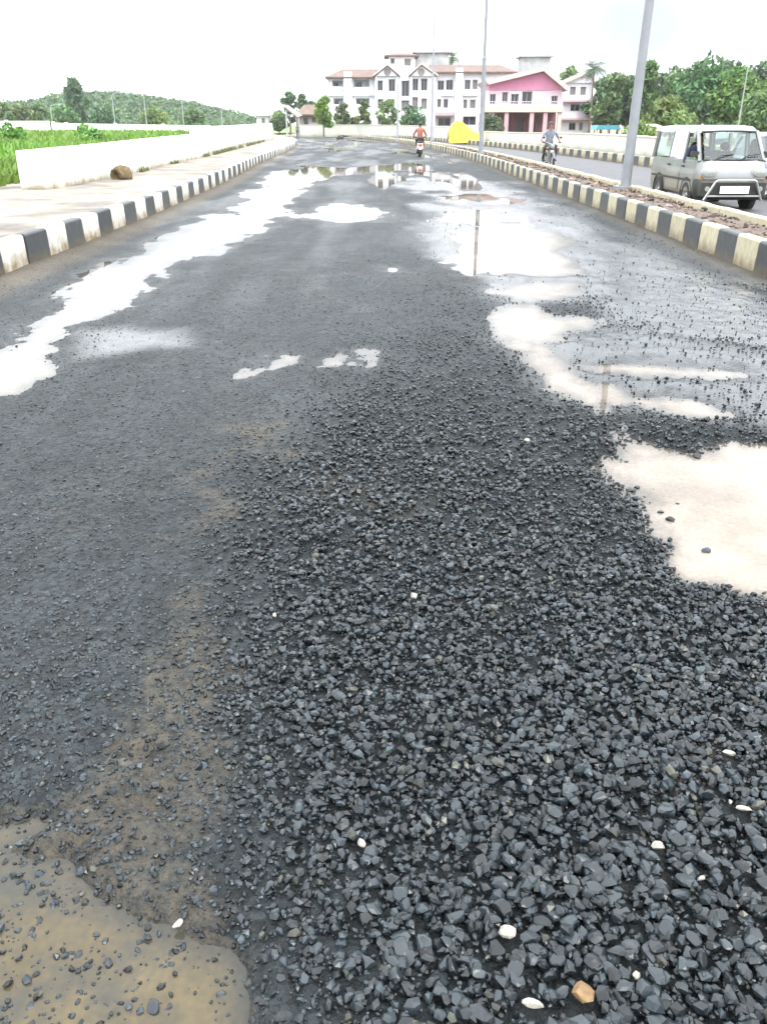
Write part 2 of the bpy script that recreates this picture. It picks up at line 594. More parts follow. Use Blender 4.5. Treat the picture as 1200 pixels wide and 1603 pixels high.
# ------------------------------------------------------------------ mesh builder
class MB:
    def __init__(s):
        s.v = []
        s.f = []
        s.m = []
        s.tint = None

    def add(s, verts, faces, mi=0):
        o = len(s.v)
        s.v.extend(tuple(p) for p in verts)
        s.f.extend(tuple(i + o for i in f) for f in faces)
        s.m.extend([mi] * len(faces))
        return s

    def box(s, x0, x1, y0, y1, z0, z1, mi=0):
        v = [(x0, y0, z0), (x1, y0, z0), (x1, y1, z0), (x0, y1, z0), (x0, y0, z1), (x1, y0, z1), (x1, y1, z1), (x0, y1, z1)]
        return s.add(v, [(0, 3, 2, 1), (4, 5, 6, 7), (0, 1, 5, 4), (1, 2, 6, 5), (2, 3, 7, 6), (3, 0, 4, 7)], mi)

    def bar(s, a, b, r0, r1=None, n=8, mi=0, flat=1.0):
        r1 = r0 if r1 is None else r1
        a = Vector(a)
        b = Vector(b)
        d = (b - a).normalized()
        u = d.orthogonal().normalized()
        if abs(d.z) < .9:
            u = Vector((0, 0, 1)).cross(d).normalized()
        w_ = d.cross(u)
        vs_ = []
        for p, r in ((a, r0), (b, r1)):
            for k in range(n):
                t = 2 * math.pi * (k + .5) / n
                vs_.append(p + u * (math.cos(t) * r) + w_ * (math.sin(t) * r * flat))
        fs = [(k, (k + 1) % n, n + (k + 1) % n, n + k) for k in range(n)]
        fs += [tuple(range(n - 1, -1, -1)), tuple(range(n, 2 * n))]
        return s.add(vs_, fs, mi)

    def path(s, pts, r, n=8, mi=0):
        for a, b in zip(pts[:-1], pts[1:]):
            s.bar(a, b, r, r, n, mi)
        return s

    def rings(s, rings, mi=0, cap0=True, cap1=True):
        n = len(rings[0])
        vs_ = [p for r in rings for p in r]
        fs = []
        for i in range(len(rings) - 1):
            for k in range(n):
                fs.append((i * n + k, i * n + (k + 1) % n, (i + 1) * n + (k + 1) % n, (i + 1) * n + k))
        if cap0:
            fs.append(tuple(range(n - 1, -1, -1)))
        if cap1:
            q = (len(rings) - 1) * n
            fs.append(tuple(range(q, q + n)))
        return s.add(vs_, fs, mi)

    def ell(s, c, r, mi=0, nu=10, nv=7):
        rs = []
        for i in range(nv + 1):
            t = math.pi * i / nv
            z = -math.cos(t)
            q = max(math.sin(t), .02)
            rs.append([(c[0] + r[0] * q * math.cos(2 * math.pi * k / nu), c[1] + r[1] * q * math.sin(2 * math.pi * k / nu), c[2] + r[2] * z)
                       for k in range(nu)])
        return s.rings(rs, mi)

    def wheel(s, c, r, w_, axis='x', mi=0, n=20, inner=None):
        """tyre: a torus-like lathe about an axis"""
        inner = inner or r * .62
        prof = [(-w_ / 2, inner), (-w_ / 2, r * .93), (-w_ * .35, r), (w_ * .35, r), (w_ / 2, r * .93), (w_ / 2, inner)]
        rs = []
        for h, q in prof:
            ring = []
            for k in range(n):
                t = 2 * math.pi * k / n
                a, b = q * math.cos(t), q * math.sin(t)
                ring.append((c[0] + h, c[1] + a, c[2] + b) if axis == 'x' else (c[0] + a, c[1] + h, c[2] + b))
            rs.append(ring)
        rs.append(rs[0])
        return s.rings(rs, mi, False, False)

    def prism(s, poly, y0, y1, mi=0):
        """poly of (x, z) extruded along y"""
        n = len(poly)
        v = [(p[0], y0, p[1]) for p in poly] + [(p[0], y1, p[1]) for p in poly]
        f = [tuple(range(n)), tuple(range(2 * n - 1, n - 1, -1))]
        f += [((k + 1) % n, k, n + k, n + (k + 1) % n) for k in range(n)]
        return s.add(v, f, mi)

    def build(s, name, mats, parent=None, smooth=False, tint=None, recalc=True):
        me = bpy.data.meshes.new(name)
        me.from_pydata(s.v, [], s.f)
        if not isinstance(mats, (list, tuple)):
            mats = [mats]
        for q in mats:
            me.materials.append(q)
        if len(mats) > 1:
            me.polygons.foreach_set('material_index', s.m)
        if recalc:
            bm = bmesh.new()
            bm.from_mesh(me)
            bmesh.ops.recalc_face_normals(bm, faces=bm.faces)
            bm.to_mesh(me)
            bm.free()
        if smooth:
            me.polygons.foreach_set('use_smooth', [True] * len(me.polygons))
            try:
                me.set_sharp_from_angle(angle=R(38))
            except Exception:
                pass
        return link(name, me, parent)


def link(name, me, parent=None):
    o = bpy.data.objects.new(name, me)
    C.objects.link(o)
    if parent:
        o.parent = parent
    return o


def tag(o, label=None, cat=None, group=None, kind=None):
    if label:
        o['label'] = label
    if cat:
        o['category'] = cat
    if group:
        o['group'] = group
    if kind:
        o['kind'] = kind
    return o


def thing(name, label, cat, loc=(0, 0, 0), rz=0, group=None):
    o = bpy.data.objects.new(name, None)
    C.objects.link(o)
    o.location = loc
    o.rotation_euler = (0, 0, rz)
    return tag(o, label, cat, group)


def np_mesh(name, verts, faces, mats, tint=None, smooth=False):
    """fast mesh from arrays; faces (n,3) or (n,4)"""
    me = bpy.data.meshes.new(name)
    nv, nf, k = len(verts), len(faces), faces.shape[1]
    me.vertices.add(nv)
    me.vertices.foreach_set('co', np.asarray(verts, np.float32).ravel())
    me.loops.add(nf * k)
    me.loops.foreach_set('vertex_index', np.asarray(faces, np.int32).ravel())
    me.polygons.add(nf)
    me.polygons.foreach_set('loop_start', np.arange(0, nf * k, k, dtype=np.int32))
    me.polygons.foreach_set('use_smooth', np.full(nf, smooth))
    me.update(calc_edges=True)
    me.validate()
    for q in (mats if isinstance(mats, (list, tuple)) else [mats]):
        me.materials.append(q)
    if tint is not None:
        a = me.color_attributes.new('tint', 'FLOAT_COLOR', 'POINT')
        c = np.ones((nv, 4), np.float32)
        c[:, :3] = tint
        a.data.foreach_set('color', c.ravel())
    return me


def fattr(me, name, vals):
    a = me.attributes.new(name, 'FLOAT', 'POINT')
    a.data.foreach_set('value', np.asarray(vals, np.float32))


# ================================================================== LARGE STRUCTURE
# ------------------------------------------------------------------ edges of the carriageway
LK = np.array([(-8, -4.46), (2, -4.46), (17, -4.5), (24, -4.72), (32, -5.1), (39.4, -5.55), (55, -6.1), (70, -6.85), (85, -8.1), (100, -10.0), (120, -13.2), (140, -17)])
RK = np.array([(-8, 4.45), (36, 4.5), (42, 4.42), (47, 4.28), (55, 3.95), (63, 3.45), (70, 2.92), (80, 1.95), (96, 0.0), (110, -2.2), (125, -5), (140, -8.2)])


def lk(y):
    return np.interp(y, LK[:, 0], LK[:, 1])


def rk(y):
    return np.interp(y, RK[:, 0], RK[:, 1])


# ------------------------------------------------------------------ puddles, mud, measured on the photograph
PUD = [
    [(0, 540), (30, 520), (60, 492), (90, 470), (120, 448), (140, 424), (175, 412), (205, 398), (255, 365), (300, 345), (350, 330), (372, 318),
     (400, 300), (430, 284), (468, 281), (482, 293), (476, 308), (452, 320), (440, 334), (402, 346), (362, 374), (302, 405), (252, 440),
     (215, 468), (180, 488), (112, 508), (92, 548), (96, 574), (60, 594), (0, 622), (-120, 680), (-120, 600)],
    [(498, 330), (530, 318), (572, 318), (598, 335), (580, 345), (530, 346), (494, 338)],
    [(438, 271), (480, 259), (540, 263), (600, 258), (680, 261), (605, 268), (520, 275), (450, 277)],
    [(588, 427), (610, 418), (632, 423), (628, 431), (595, 433)],
    [(672, 327), (750, 326), (792, 335), (795, 346), (880, 370), (897, 380), (880, 393), (900, 410), (912, 426), (830, 429), (742, 428),
     (722, 420), (692, 407), (680, 400), (710, 386), (704, 370), (722, 352), (700, 340)],
    [(762, 438), (840, 436), (916, 440), (922, 460), (882, 470), (800, 466), (762, 456)],
    [(788, 476), (832, 476), (872, 490), (945, 490), (962, 505), (930, 515), (890, 521), (850, 531), (830, 545), (800, 542), (770, 512), (780, 490)],
    [(820, 548), (848, 546), (864, 562), (856, 590), (900, 600), (890, 612), (850, 606), (836, 578)],
    [(928, 602), (958, 599), (984, 612), (1050, 615), (1100, 630), (1162, 641), (1150, 652), (1080, 647), (1000, 634), (960, 634), (936, 620)],
    [(940, 748), (928, 722), (950, 692), (956, 652), (980, 650), (1002, 680), (1050, 690), (1080, 702), (1110, 692), (1140, 683), (1200, 682),
     (1420, 690), (1420, 1010), (1200, 945), (1170, 936), (1110, 922), (1070, 910), (1028, 880), (1038, 850), (1010, 820), (990, 790), (962, 765)],
    [(346, 606), (372, 582), (418, 571), (446, 553), (468, 553), (473, 563), (430, 573), (386, 587), (358, 606)],
    [(482, 572), (512, 558), (540, 553), (546, 566), (510, 575)],
    [(564, 546), (584, 545), (590, 568), (572, 572)],
    [(500, 608), (542, 605), (532, 615), (505, 617)],
    [(0, 1275), (60, 1250), (112, 1262), (104, 1292), (60, 1312), (0, 1320), (-60, 1320), (-60, 1275)],
    [(-200, 1340), (0, 1328), (60, 1318), (122, 1302), (155, 1330), (192, 1390), (285, 1430), (340, 1490), (385, 1550), (395, 1660), (380, 1760), (-200, 1760)],
    [(132, 1190), (162, 1150), (242, 1172), (240, 1190), (182, 1212), (164, 1200)],
    [(160, 1272), (196, 1238), (246, 1244), (250, 1262), (180, 1284)],
    [(920, 236), (1000, 236), (1000, 240), (920, 240)],
]
PUD = PUD[:-1] + [
    [(905, 566), (1000, 561), (1070, 571), (1200, 574), (1330, 580), (1330, 592), (1200, 591), (1060, 587), (930, 580)],
    [(836, 536), (872, 556), (905, 588), (945, 600), (966, 655), (935, 640), (885, 616), (852, 600), (828, 562)],
    [(690, 305), (760, 303), (830, 318), (760, 320)],
]
MUD = [
    [(300, 950), (350, 950), (372, 1060), (345, 1190), (300, 1210), (246, 1130), (272, 1010)],
    [(-150, 1270), (110, 1235), (225, 1150), (285, 1190), (300, 1330), (400, 1450), (430, 1560), (400, 1760), (-200, 1760)],
    [(325, 740), (360, 730), (372, 800), (340, 820)],
    [(400, 668), (440, 660), (440, 700), (410, 706)],
    [(520, 770), (560, 765), (570, 800), (530, 806)],
    [(1060, 1160), (1100, 1170), (1090, 1220), (1050, 1215)],
]
WET = [
    [(790, 525), (960, 515), (1200, 555), (1330, 575), (1330, 690), (1100, 660), (980, 640), (880, 625), (820, 570)],
    [(880, 375), (1200, 465), (1330, 520), (1330, 560), (1000, 520), (940, 470), (900, 440)],
    [(660, 320), (800, 325), (900, 380), (930, 470), (780, 470), (680, 400)],
    [(640, 280), (760, 285), (1000, 400), (1200, 470), (1200, 500), (1000, 470), (900, 400), (700, 320)],
    [(840, 560), (1000, 556), (1200, 566), (1200, 590), (1060, 585), (860, 600)],
    [(130, 520), (300, 510), (310, 545), (130, 560)],
    [(930, 400), (1200, 455), (1200, 480), (1100, 470), (920, 420)],
]


def poly_sd(P, x, y):
    """signed distance, positive inside (metres on the ground)"""
    P = np.array(P)
    d2 = np.full(x.shape, 1e9)
    ins = np.zeros(x.shape, bool)
    n = len(P)
    for i in range(n):
        a, b = P[i], P[(i + 1) % n]
        ex, ey = b - a
        t = np.clip(((x - a[0]) * ex + (y - a[1]) * ey) / (ex * ex + ey * ey + 1e-12), 0, 1)
        d2 = np.minimum(d2, (x - a[0] - t * ex) ** 2 + (y - a[1] - t * ey) ** 2)
        cond = (a[1] > y) != (b[1] > y)
        xin = (b[0] - a[0]) * (y - a[1]) / (b[1] - a[1] + 1e-12) + a[0]
        ins ^= cond & (x < xin)
    d = np.sqrt(d2)
    return np.where(ins, d, -d)


def ground_polys(L_):
    return [[G(*p) for p in q] for q in L_]


PUDG, MUDG, WETG = ground_polys(PUD), ground_polys(MUD), ground_polys(WET)


def best_sd(polys, x, y, lim):
    s = np.full(x.shape, -9.0)
    for P in polys:
        A = np.array(P)
        m_ = lim + .02 * A[:, 1].max()
        k = (x > A[:, 0].min() - m_) & (x < A[:, 0].max() + m_) & (y > A[:, 1].min() - m_) & (y < A[:, 1].max() + m_)
        if k.any():
            s[k] = np.maximum(s[k], poly_sd(P, x[k], y[k]))
    return s


WATER_Z = -0.024


def loose(x, y):
    """1 where clean loose gravel lies thick"""
    edge = np.interp(y, [0.5, 1.1, 1.5, 2.0, 2.6, 3.6, 5, 7, 10], [-.02, -.10, -.26, -.36, -.44, -.62, -.5, .1, .8])
    e = edge + .22 * (fbm(x * 2.2, y * 2.2, 5) - .5) * np.clip(y / 2, .6, 2)
    wd = .10 + .09 * np.clip(y, 0, 9)
    s = sstep(-wd, wd, x - e)
    return s * (1 - .7 * sstep(3.6, 8, y))


def track(x, y):
    """a tyre track along the road where the grit is pressed smooth"""
    xc = np.interp(y, [1.5, 2.6, 3.4, 4.6, 8, 13, 30], [-.50, -.54, -.68, -.58, -.72, -.94, -1.3]) + .10 * (fbm(x * 0 + 5, y * .9, 121) - .5)
    xd = xc - 1.45
    w_ = .10 + .012 * y
    t_ = np.exp(-((x - xc) / w_) ** 2) + .7 * np.exp(-((x - xd) / w_) ** 2)
    return np.clip(t_, 0, 1) * sstep(.30, .62, fbm(x * 3, y * .6, 123)) * sstep(2.2, 3.2, y)


def hz(x, y):
    near = np.clip(y, 1, 60)
    z = .018 * (fbm(x * .9, y * .6, 1) - .5) * 2 + .016 * (fbm(x * 5, y * 4, 2) - .5) * (1 - .6 * sstep(10, 24, y)) + .012 * (fbm(x * 17, y * 15, 3, 2) - .5) * (1 - sstep(7, 16, y))
    z = z + .012 * (fbm(x * 2.4, y * .25, 4) - .5) * sstep(4, 9, y)
    z = z + .016 * loose(x, y)
    sc = np.clip(near * .085, .12, 1.6)
    s = best_sd(PUDG, x, y, .5)
    s = s + sc * (.42 + .5 * sstep(2.4, 1.5, y)) * (fbm(x * 2.6 / np.sqrt(near / 3), y * 2.6 / np.sqrt(near / 3), 9, 5) - .5) * 2
    s = s + sc * .16 * (fbm(x * 15 / np.sqrt(near / 2), y * 12 / np.sqrt(near / 2), 10, 3) - .5) * 2
    z = z * (1 - .6 * sstep(-sc * .6, sc, s)) - .058 * sstep(-sc * .55, sc * .7, s)
    # far, hollows that hold broken sheets of water
    far = sstep(20, 30, y) * (1 - sstep(98, 120, y)) * sstep(lk(y) + .4, lk(y) + 1.6, x) * (1 - sstep(rk(y) - 1.2, rk(y) - .4, x))
    hol = fbm(x * .8 + 7, y * .13, 31, 5)
    z = z - far * .05 * sstep(.53, .66, hol)
    z = z - .010 * track(x, y)
    # gutters
    z = z + .05 * sstep(.45, .0, x - lk(y)) + .04 * sstep(.4, .0, rk(y) - x)
    return z


rows = list(np.arange(-7, .6, .4)) + list(np.arange(.6, 3.4, .02))
yy = 3.4
while yy < 142:
    rows.append(yy)
    yy += .0065 * yy
rows = np.array(rows)
NC = 430
u = np.linspace(0, 1, NC)
YY = np.repeat(rows[:, None], NC, 1)
XX = lk(rows)[:, None] * (1 - u)[None] + rk(rows)[:, None] * u[None]
ZZ = hz(XX, YY)
nr = len(rows)
idx = np.arange(nr * NC).reshape(nr, NC)
quads = np.stack([idx[:-1, :-1], idx[:-1, 1:], idx[1:, 1:], idx[1:, :-1]], -1).reshape(-1, 4)
co = np.stack([XX, YY, ZZ], -1).reshape(-1, 3)
me = np_mesh('road', co, quads, M_ROAD, smooth=True)
xf, yf, zf = co.T
msd = best_sd(MUDG, xf, yf, .4)
mscale = np.clip(yf * .06, .1, .4)
mud = sstep(-1.6, 1.2, (msd + mscale * 2.4 * (fbm(xf * 4, yf * 4, 41, 5) - .5) * 2) / mscale) * .50
left_strip = sstep(.75, .12, xf - lk(yf)) * (.75 + .25 * fbm(xf * 2, yf * .5, 43))
right_strip = sstep(.5, .05, rk(yf) - xf) * .6
brown = .22 * sstep(.5, .75, fbm(xf * 1.4, yf * .8, 47)) * (1 - loose(xf, yf))
mud = np.clip(np.maximum.reduce([mud, left_strip, right_strip, brown]), 0, 1)
wsd = best_sd(WETG, xf, yf, .8)
wet = .97 * sstep(-.8, .5, wsd / np.clip(yf * .05, .15, 2) + (fbm(xf * 1.2, yf * .5, 53) - .5) * 2)
shore = sstep(.030, -.012, zf - WATER_Z) * .5 * sstep(3, 7, yf)
wet = np.clip(np.maximum(np.maximum(wet, shore), .42 * sstep(.42, .75, fbm(xf * 1.1, yf * .22, 55)) * sstep(4, 14, yf)), 0, 1)
tone = (.58 + .90 * fbm(xf * 2.6, yf * .16, 57, 5)) * (.62 + .76 * fbm(xf * 15, yf * 7, 58, 4)) * (1 - .5 * loose(xf, yf)) * (1 - .15 * sstep(6, 14, yf))  # loose bed darkened to paint in the shade between its stones
tone = tone * (1 + .75 * track(xf, yf))
tone = tone * (1 - .42 * sstep(.05, -.01, zf - WATER_Z))
fattr(me, 'tone', tone)
fattr(me, 'mud', mud)
fattr(me, 'wet', wet)
road = tag(link('road', me), 'broken wet road of dark gravel with puddles', kind='structure')

# ---- water lying in the hollows: one sheet per connected pool
wetv = (WATER_Z - zf) > -.001
wetv &= (yf > .6)
fq = wetv[quads].any(1)
wf = quads[fq]


def pools(faces):
    par = {}

    def find(a):
        while par[a] != a:
            par[a] = par[par[a]]
            a = par[a]
        return a
    for f in faces:
        for a in f:
            if a not in par:
                par[a] = a
        r0 = find(f[0])
        for a in f[1:]:
            r1 = find(a)
            if r1 != r0:
                par[r1] = r0
    return np.array([find(f[0]) for f in faces])


lab = pools([tuple(int(q) for q in f) for f in wf])
ids, cnt = np.unique(lab, return_counts=True)
order = ids[np.argsort(-cnt)]
big = order[:22]
for i, g in enumerate(list(big) + ['rest']):
    sel = wf[lab == g] if g != 'rest' else wf[~np.isin(lab, big)]
    if len(sel) == 0:
        continue
    uq, inv = np.unique(sel, return_inverse=True)
    v = co[uq].copy()
    dep = WATER_Z - v[:, 2]
    v[:, 2] = WATER_Z
    pm = np_mesh('puddle', v, inv.reshape(-1, 4), M_WATERB if (v[:, 1].mean() < 2.6 and v[:, 0].mean() < 0) else M_WATER, smooth=True)
    fattr(pm, 'depth', dep)
    tag(link('puddle', pm), 'pool of muddy rain water lying on the broken road' if g != 'rest' else 'small scattered puddles on the broken road', kind='structure')

# ------------------------------------------------------------------ ground under everything
gm = MB()
gm.add([(-3000, -400, -.25), (3000, -400, -.25), (3000, 4500, -.25), (-3000, 4500, -.25)], [(0, 1, 2, 3)])
tag(gm.build('ground', M_EARTH), kind='structure')


def strip(name, ys, xa, xb, z, m, parent=None, dz=None):
    """sheet between two edge curves"""
    n = 9
    v, f = [], []
    for i, y in enumerate(ys):
        for k in range(n):
            t = k / (n - 1)
            x = xa(y) * (1 - t) + xb(y) * t
            v.append((x, y, z + (dz(x, y, t) if dz else 0)))
    for i in range(len(ys) - 1):
        for k in range(n - 1):
            f.append((i * n + k, i * n + k + 1, (i + 1) * n + k + 1, (i + 1) * n + k))
    o = MB().add(v, f).build(name, m, parent, smooth=True, recalc=False)
    return tag(o, kind='structure')


ys_all = list(np.arange(-7, 45, .5)) + list(np.arange(45, 142, 2.0))
KW = .17                                                       # kerb width
strip('pavement', ys_all, lambda y: lk(y) - (13 if y < 19.3 else 4.3), lambda y: lk(y) - KW, .36, M_PAVE,
      dz=lambda x, y, t: .03 * (float(fbm(np.array(x * .8), np.array(y * .8), 61)) - .5))
MED = 1.38


def fk(y):
    return rk(y) + 6.85 - .022 * max(0, min(y, 90) - 38)


ys_fine = list(np.arange(3, 30, .12)) + list(np.arange(30, 60, .5)) + list(np.arange(60, 142, 2.0))
soil = strip('median_soil', ys_fine, lambda y: rk(y) + KW, lambda y: rk(y) + MED - .14, .255, M_SOIL,
      dz=lambda x, y, t: .05 * math.sin(math.pi * t) + .07 * (float(fbm(np.array(x * 3.), np.array(y * 3.), 63)) - .5))
strip('opposite_carriageway', ys_all, lambda y: rk(y) + MED - .02, lambda y: fk(y) + .4, -.002, M_ASPH)


strip('far_pavement', ys_all, lambda y: fk(y) + .15, lambda y: fk(y) + 9, .16, M_PAVE)


# ------------------------------------------------------------------ painted kerbs
def kerb_block(length, width, h, m, name):
    b = .025
    poly = [(-width, 0), (0, 0), (-.012, h - b), (-.012 - b * .4, h - b * .35), (-.012 - b, h), (-width + b, h), (-width, h - b)]
    mb = MB()
    n = len(poly)
    e = .007
    ysn = (e, e + .012, length - e - .012, length - e)
    rs = []
    for i, y in enumerate(ysn):
        k = .985 if i in (0, 3) else 1
        rs.append([((p[0] + width / 2) * k - width / 2, y, p[1] * k) for p in poly])
    mb.rings(rs)
    o = mb.build(name, m, None)
    me_ = o.data
    bpy.data.objects.remove(o)
    return me_


def kerb(name, edge, step, y0, y1, side, h, width, light, dark, label):
    """a row of painted blocks along an edge curve; side -1: the kerb lies left of the edge"""
    root = tag(bpy.data.objects.new(name, None), label, kind='structure')
    C.objects.link(root)
    ms = [kerb_block(step, width, h, light, 'kerb_block'), kerb_block(step, width, h, dark, 'kerb_block')]
    y = y0
    k = 0
    while y < y1:
        o = link('kerb_block', ms[k % 2], root)
        x = float(edge(y))
        x2 = float(edge(y + step))
        ang = -math.atan2(x2 - x, step)
        o.location = (x + random.uniform(-.012, .012), y, -.03 + random.uniform(-.008, .008))
        o.rotation_euler = (random.uniform(-.006, .006), 0, ang + random.uniform(-.006, .006))
        if side > 0:
            o.rotation_euler = (0, random.uniform(-.006, .006), ang + math.pi)
            o.location.x = x + random.uniform(-.012, .012)
            o.location.y = y + step
        y += step / math.sqrt(1 + ((x2 - x) / step) ** 2)
        k += 1
    return root


kerb('kerb', lk, .735, 10.16 - .735 * 22, 100, -1, .43, KW, M_KWHITE, M_KBLACK, 'black and white painted kerb along the left pavement')
kerb('kerb', rk, .668, 10.33 - .668 * 22, 112, 1, .43, KW, M_KCREAM, M_KBLACK, 'black and cream painted kerb along the median')
kerb('kerb', lambda y: rk(y) + MED, .668, 1.0, 100, -1, .41, .13, M_KCREAM, M_KCREAM, 'cream kerb on the far side of the median')
kerb('kerb', fk, .80, 20, 118, 1, .42, .15, M_KCREAM, M_KBLACK, 'black and cream kerb beyond the opposite carriageway')

# ------------------------------------------------------------------ field, hill
fv = []
fs_ = []
fx = np.linspace(-190, 0, 60)
fy = np.concatenate([np.arange(12, 60, 1.2), np.arange(60, 240, 6.0)])


def fieldz(x, y):
    return .08 + .22 * (fbm(x * .3, y * .3, 71) - .5)


def field_right(y):
    return np.minimum(lk(y) - 4.0, -8.4)


FX = []
for y in fy:
    xr = float(field_right(y))
    FX.append(np.linspace(-190, xr, 60))
FX = np.array(FX)
FY = np.repeat(fy[:, None], 60, 1)
FZ = fieldz(FX, FY)
FZ = np.where(FY < 19.3, np.minimum(FZ, .05), FZ)
ii = np.arange(FX.size).reshape(FX.shape)
fqd = np.stack([ii[:-1, :-1], ii[:-1, 1:], ii[1:, 1:], ii[1:, :-1]], -1).reshape(-1, 4)
tag(link('field', np_mesh('field', np.stack([FX, FY, FZ], -1).reshape(-1, 3), fqd, M_FIELD, smooth=True)), kind='structure')

# grass: blades in tufts, bigger and sparser with distance
nb = 52000
gy = 19.6 * (150 / 19.6) ** rng.random(nb)
gx = field_right(gy) - .2 - (rng.random(nb) ** 1.2) * (gy * .62 + 6)
gz = fieldz(gx, gy)
size = (.32 + .30 * rng.random(nb)) * (.7 + .8 * fbm(gx * .25, gy * .25, 73)) * (1 + gy / 160)
size = size * np.where(gy < 120, 1.0, .7)
wid = .03 + .0016 * gy
ang = rng.random(nb) * 6.283
lean = (rng.random((nb, 2)) - .5) * .9
dx, dy = np.cos(ang) * wid, np.sin(ang) * wid
v0 = np.stack([gx - dx, gy - dy, gz - .05], -1)
v1 = np.stack([gx + dx, gy + dy, gz - .05], -1)
mxp = np.stack([gx + lean[:, 0] * size * .35, gy + lean[:, 1] * size * .35, gz + size * .62], -1)
v2 = mxp + np.stack([dx, dy, 0 * dx], -1) * .8
v3 = mxp - np.stack([dx, dy, 0 * dx], -1) * .8
v4 = np.stack([gx + lean[:, 0] * size, gy + lean[:, 1] * size, gz + size * .95], -1)
V = np.stack([v0, v1, v2, v3, v4], 1).reshape(-1, 3)
base = np.arange(nb)[:, None] * 5
tri = np.concatenate([base + np.array([[0, 1, 2]]), base + np.array([[0, 2, 3]]), base + np.array([[3, 2, 4]])])
tn = .65 + .7 * fbm(gx * .18, gy * .12, 75) + .25 * (rng.random(nb) - .5)
tint = np.repeat(np.stack([tn * (.85 + .45 * fbm(gx * .1, gy * .1, 77)), tn, tn * .9], -1), 5, 0)
tag(link('field_grass', np_mesh('field_grass', V, tri, M_GRASS, tint=tint)), 'bright green grass and weeds in the field behind the white wall', kind='stuff')

# hill
HP = [(-200, 168), (0, 163), (55, 160), (90, 150), (140, 146), (200, 149), (260, 157), (320, 167), (370, 178), (402, 187), (440, 190)]
hm = MB()
hv = []
hp2 = []
for px, py in HP:
    hp2.append(W(px, py + 3, 380))
hxs = np.linspace(hp2[0][0] - 120, hp2[-1][0] + 10, 70)
hzs = np.interp(hxs, [q[0] for q in hp2], [q[1] for q in hp2])


def hillz(x, y):
    top = np.interp(x * 380 / y, [q[0] for q in hp2], [q[1] for q in hp2])
    return top * sstep(265, 385, y) * (1 - .7 * sstep(420, 640, y)) - .3


hyv = np.array([255, 280, 300, 320, 340, 360, 380, 400, 450, 520, 650])
HX = hxs[None] * (hyv[:, None] / 380)
HY = np.repeat(hyv[:, None], 70, 1)
HZ = hillz(HX, HY) - .6
ii = np.arange(HX.size).reshape(HX.shape)
hq = np.stack([ii[:-1, :-1], ii[:-1, 1:], ii[1:, 1:], ii[1:, :-1]], -1).reshape(-1, 4)
tag(link('hill', np_mesh('hill', np.stack([HX, HY, HZ], -1).reshape(-1, 3), hq, M_FIELD, smooth=True)), kind='structure')


# ------------------------------------------------------------------ foliage
def leaf_cloud(centres, radii, n_per, size, tints, flat=.75, jitter=.35):
    """quads spread through ellipsoid clumps; returns verts, faces, tint"""
    P, T, S = [], [], []
    for c, r, n_, t in zip(centres, radii, n_per, tints):
        d = rng.normal(size=(n_, 3))
        d /= np.linalg.norm(d, axis=1)[:, None]
        rr = (.45 + .6 * rng.random(n_)) ** .7
        p = d * rr[:, None] * np.array([r, r, r * flat]) + np.array(c)
        P.append(p)
        tt = np.array(t)[None] * (1 + jitter * (rng.random((n_, 1)) - .5) * 2)
        T.append(tt)
        S.append(size * (.6 + .8 * rng.random(n_)))
    P = np.concatenate(P)
    T = np.concatenate(T)
    S = np.concatenate(S)
    n = len(P)
    a = rng.normal(size=(n, 3))
    a /= np.linalg.norm(a, axis=1)[:, None]
    b = np.cross(a, rng.normal(size=(n, 3)))
    b /= np.linalg.norm(b, axis=1)[:, None]
    a = a * S[:, None]
    b = b * S[:, None] * .55
    V_ = np.stack([P - a * .9, P - b * .8 + a * .1, P + a, P + b * .8 + a * .1], 1).reshape(-1, 3)
    F_ = np.arange(n * 4).reshape(n, 4)
    return V_, F_, np.repeat(T, 4, 0)


def tree(name, label, X, Y, h, rad, tint=(1, 1, 1), clumps=9, n=1500, leaf=.32, trunk_h=.3, cat='tree', group=None, z0=0.0, slim=1.0, bark=None):
    t = thing(name, label, cat, (X, Y, z0), random.uniform(0, 6), group)
    mb = MB()
    tr = .022 * h + .03
    pts = [(0, 0, -.1), (random.uniform(-.1, .1) * rad * .3, random.uniform(-.1, .1) * rad * .3, h * trunk_h), (random.uniform(-.2, .2) * rad * .4, random.uniform(-.2, .2) * rad * .4, h * .72)]
    mb.bar(pts[0], pts[1], tr, tr * .75, 7)
    mb.bar(pts[1], pts[2], tr * .75, tr * .3, 7)
    cs, rs, ns, ts = [], [], [], []
    for k in range(clumps):
        f = (k + .5) / clumps
        z = h * (trunk_h + (1 - trunk_h) * (.12 + .78 * f))
        wdt = math.sin(math.pi * min(1, .22 + .72 * f)) * rad * slim
        a = k * 2.4 + random.uniform(-.5, .5)
        q = random.uniform(.25, .85) * wdt
        c = (math.cos(a) * q, math.sin(a) * q, z)
        cs.append(c)
        r = rad * random.uniform(.34, .55) * (.6 + .4 * slim)
        rs.append(r)
        ns.append(int(n / clumps))
        br = random.uniform(.72, 1.32)
        ts.append((tint[0] * br * random.uniform(.9, 1.15), tint[1] * br, tint[2] * br * random.uniform(.85, 1.1)))
        if k % 2 == 0:
            s0 = Vector(pts[1]).lerp(Vector(pts[2]), min(1, f * 1.0))
            mb.bar(s0, c, tr * .32, tr * .1, 5)
    mb.build('trunk', bark or M_BARK, t, smooth=True)
    V_, F_, T_ = leaf_cloud(cs, rs, ns, leaf, ts)
    link('crown', np_mesh('crown', V_, F_, M_LEAF, tint=T_), t)
    return t


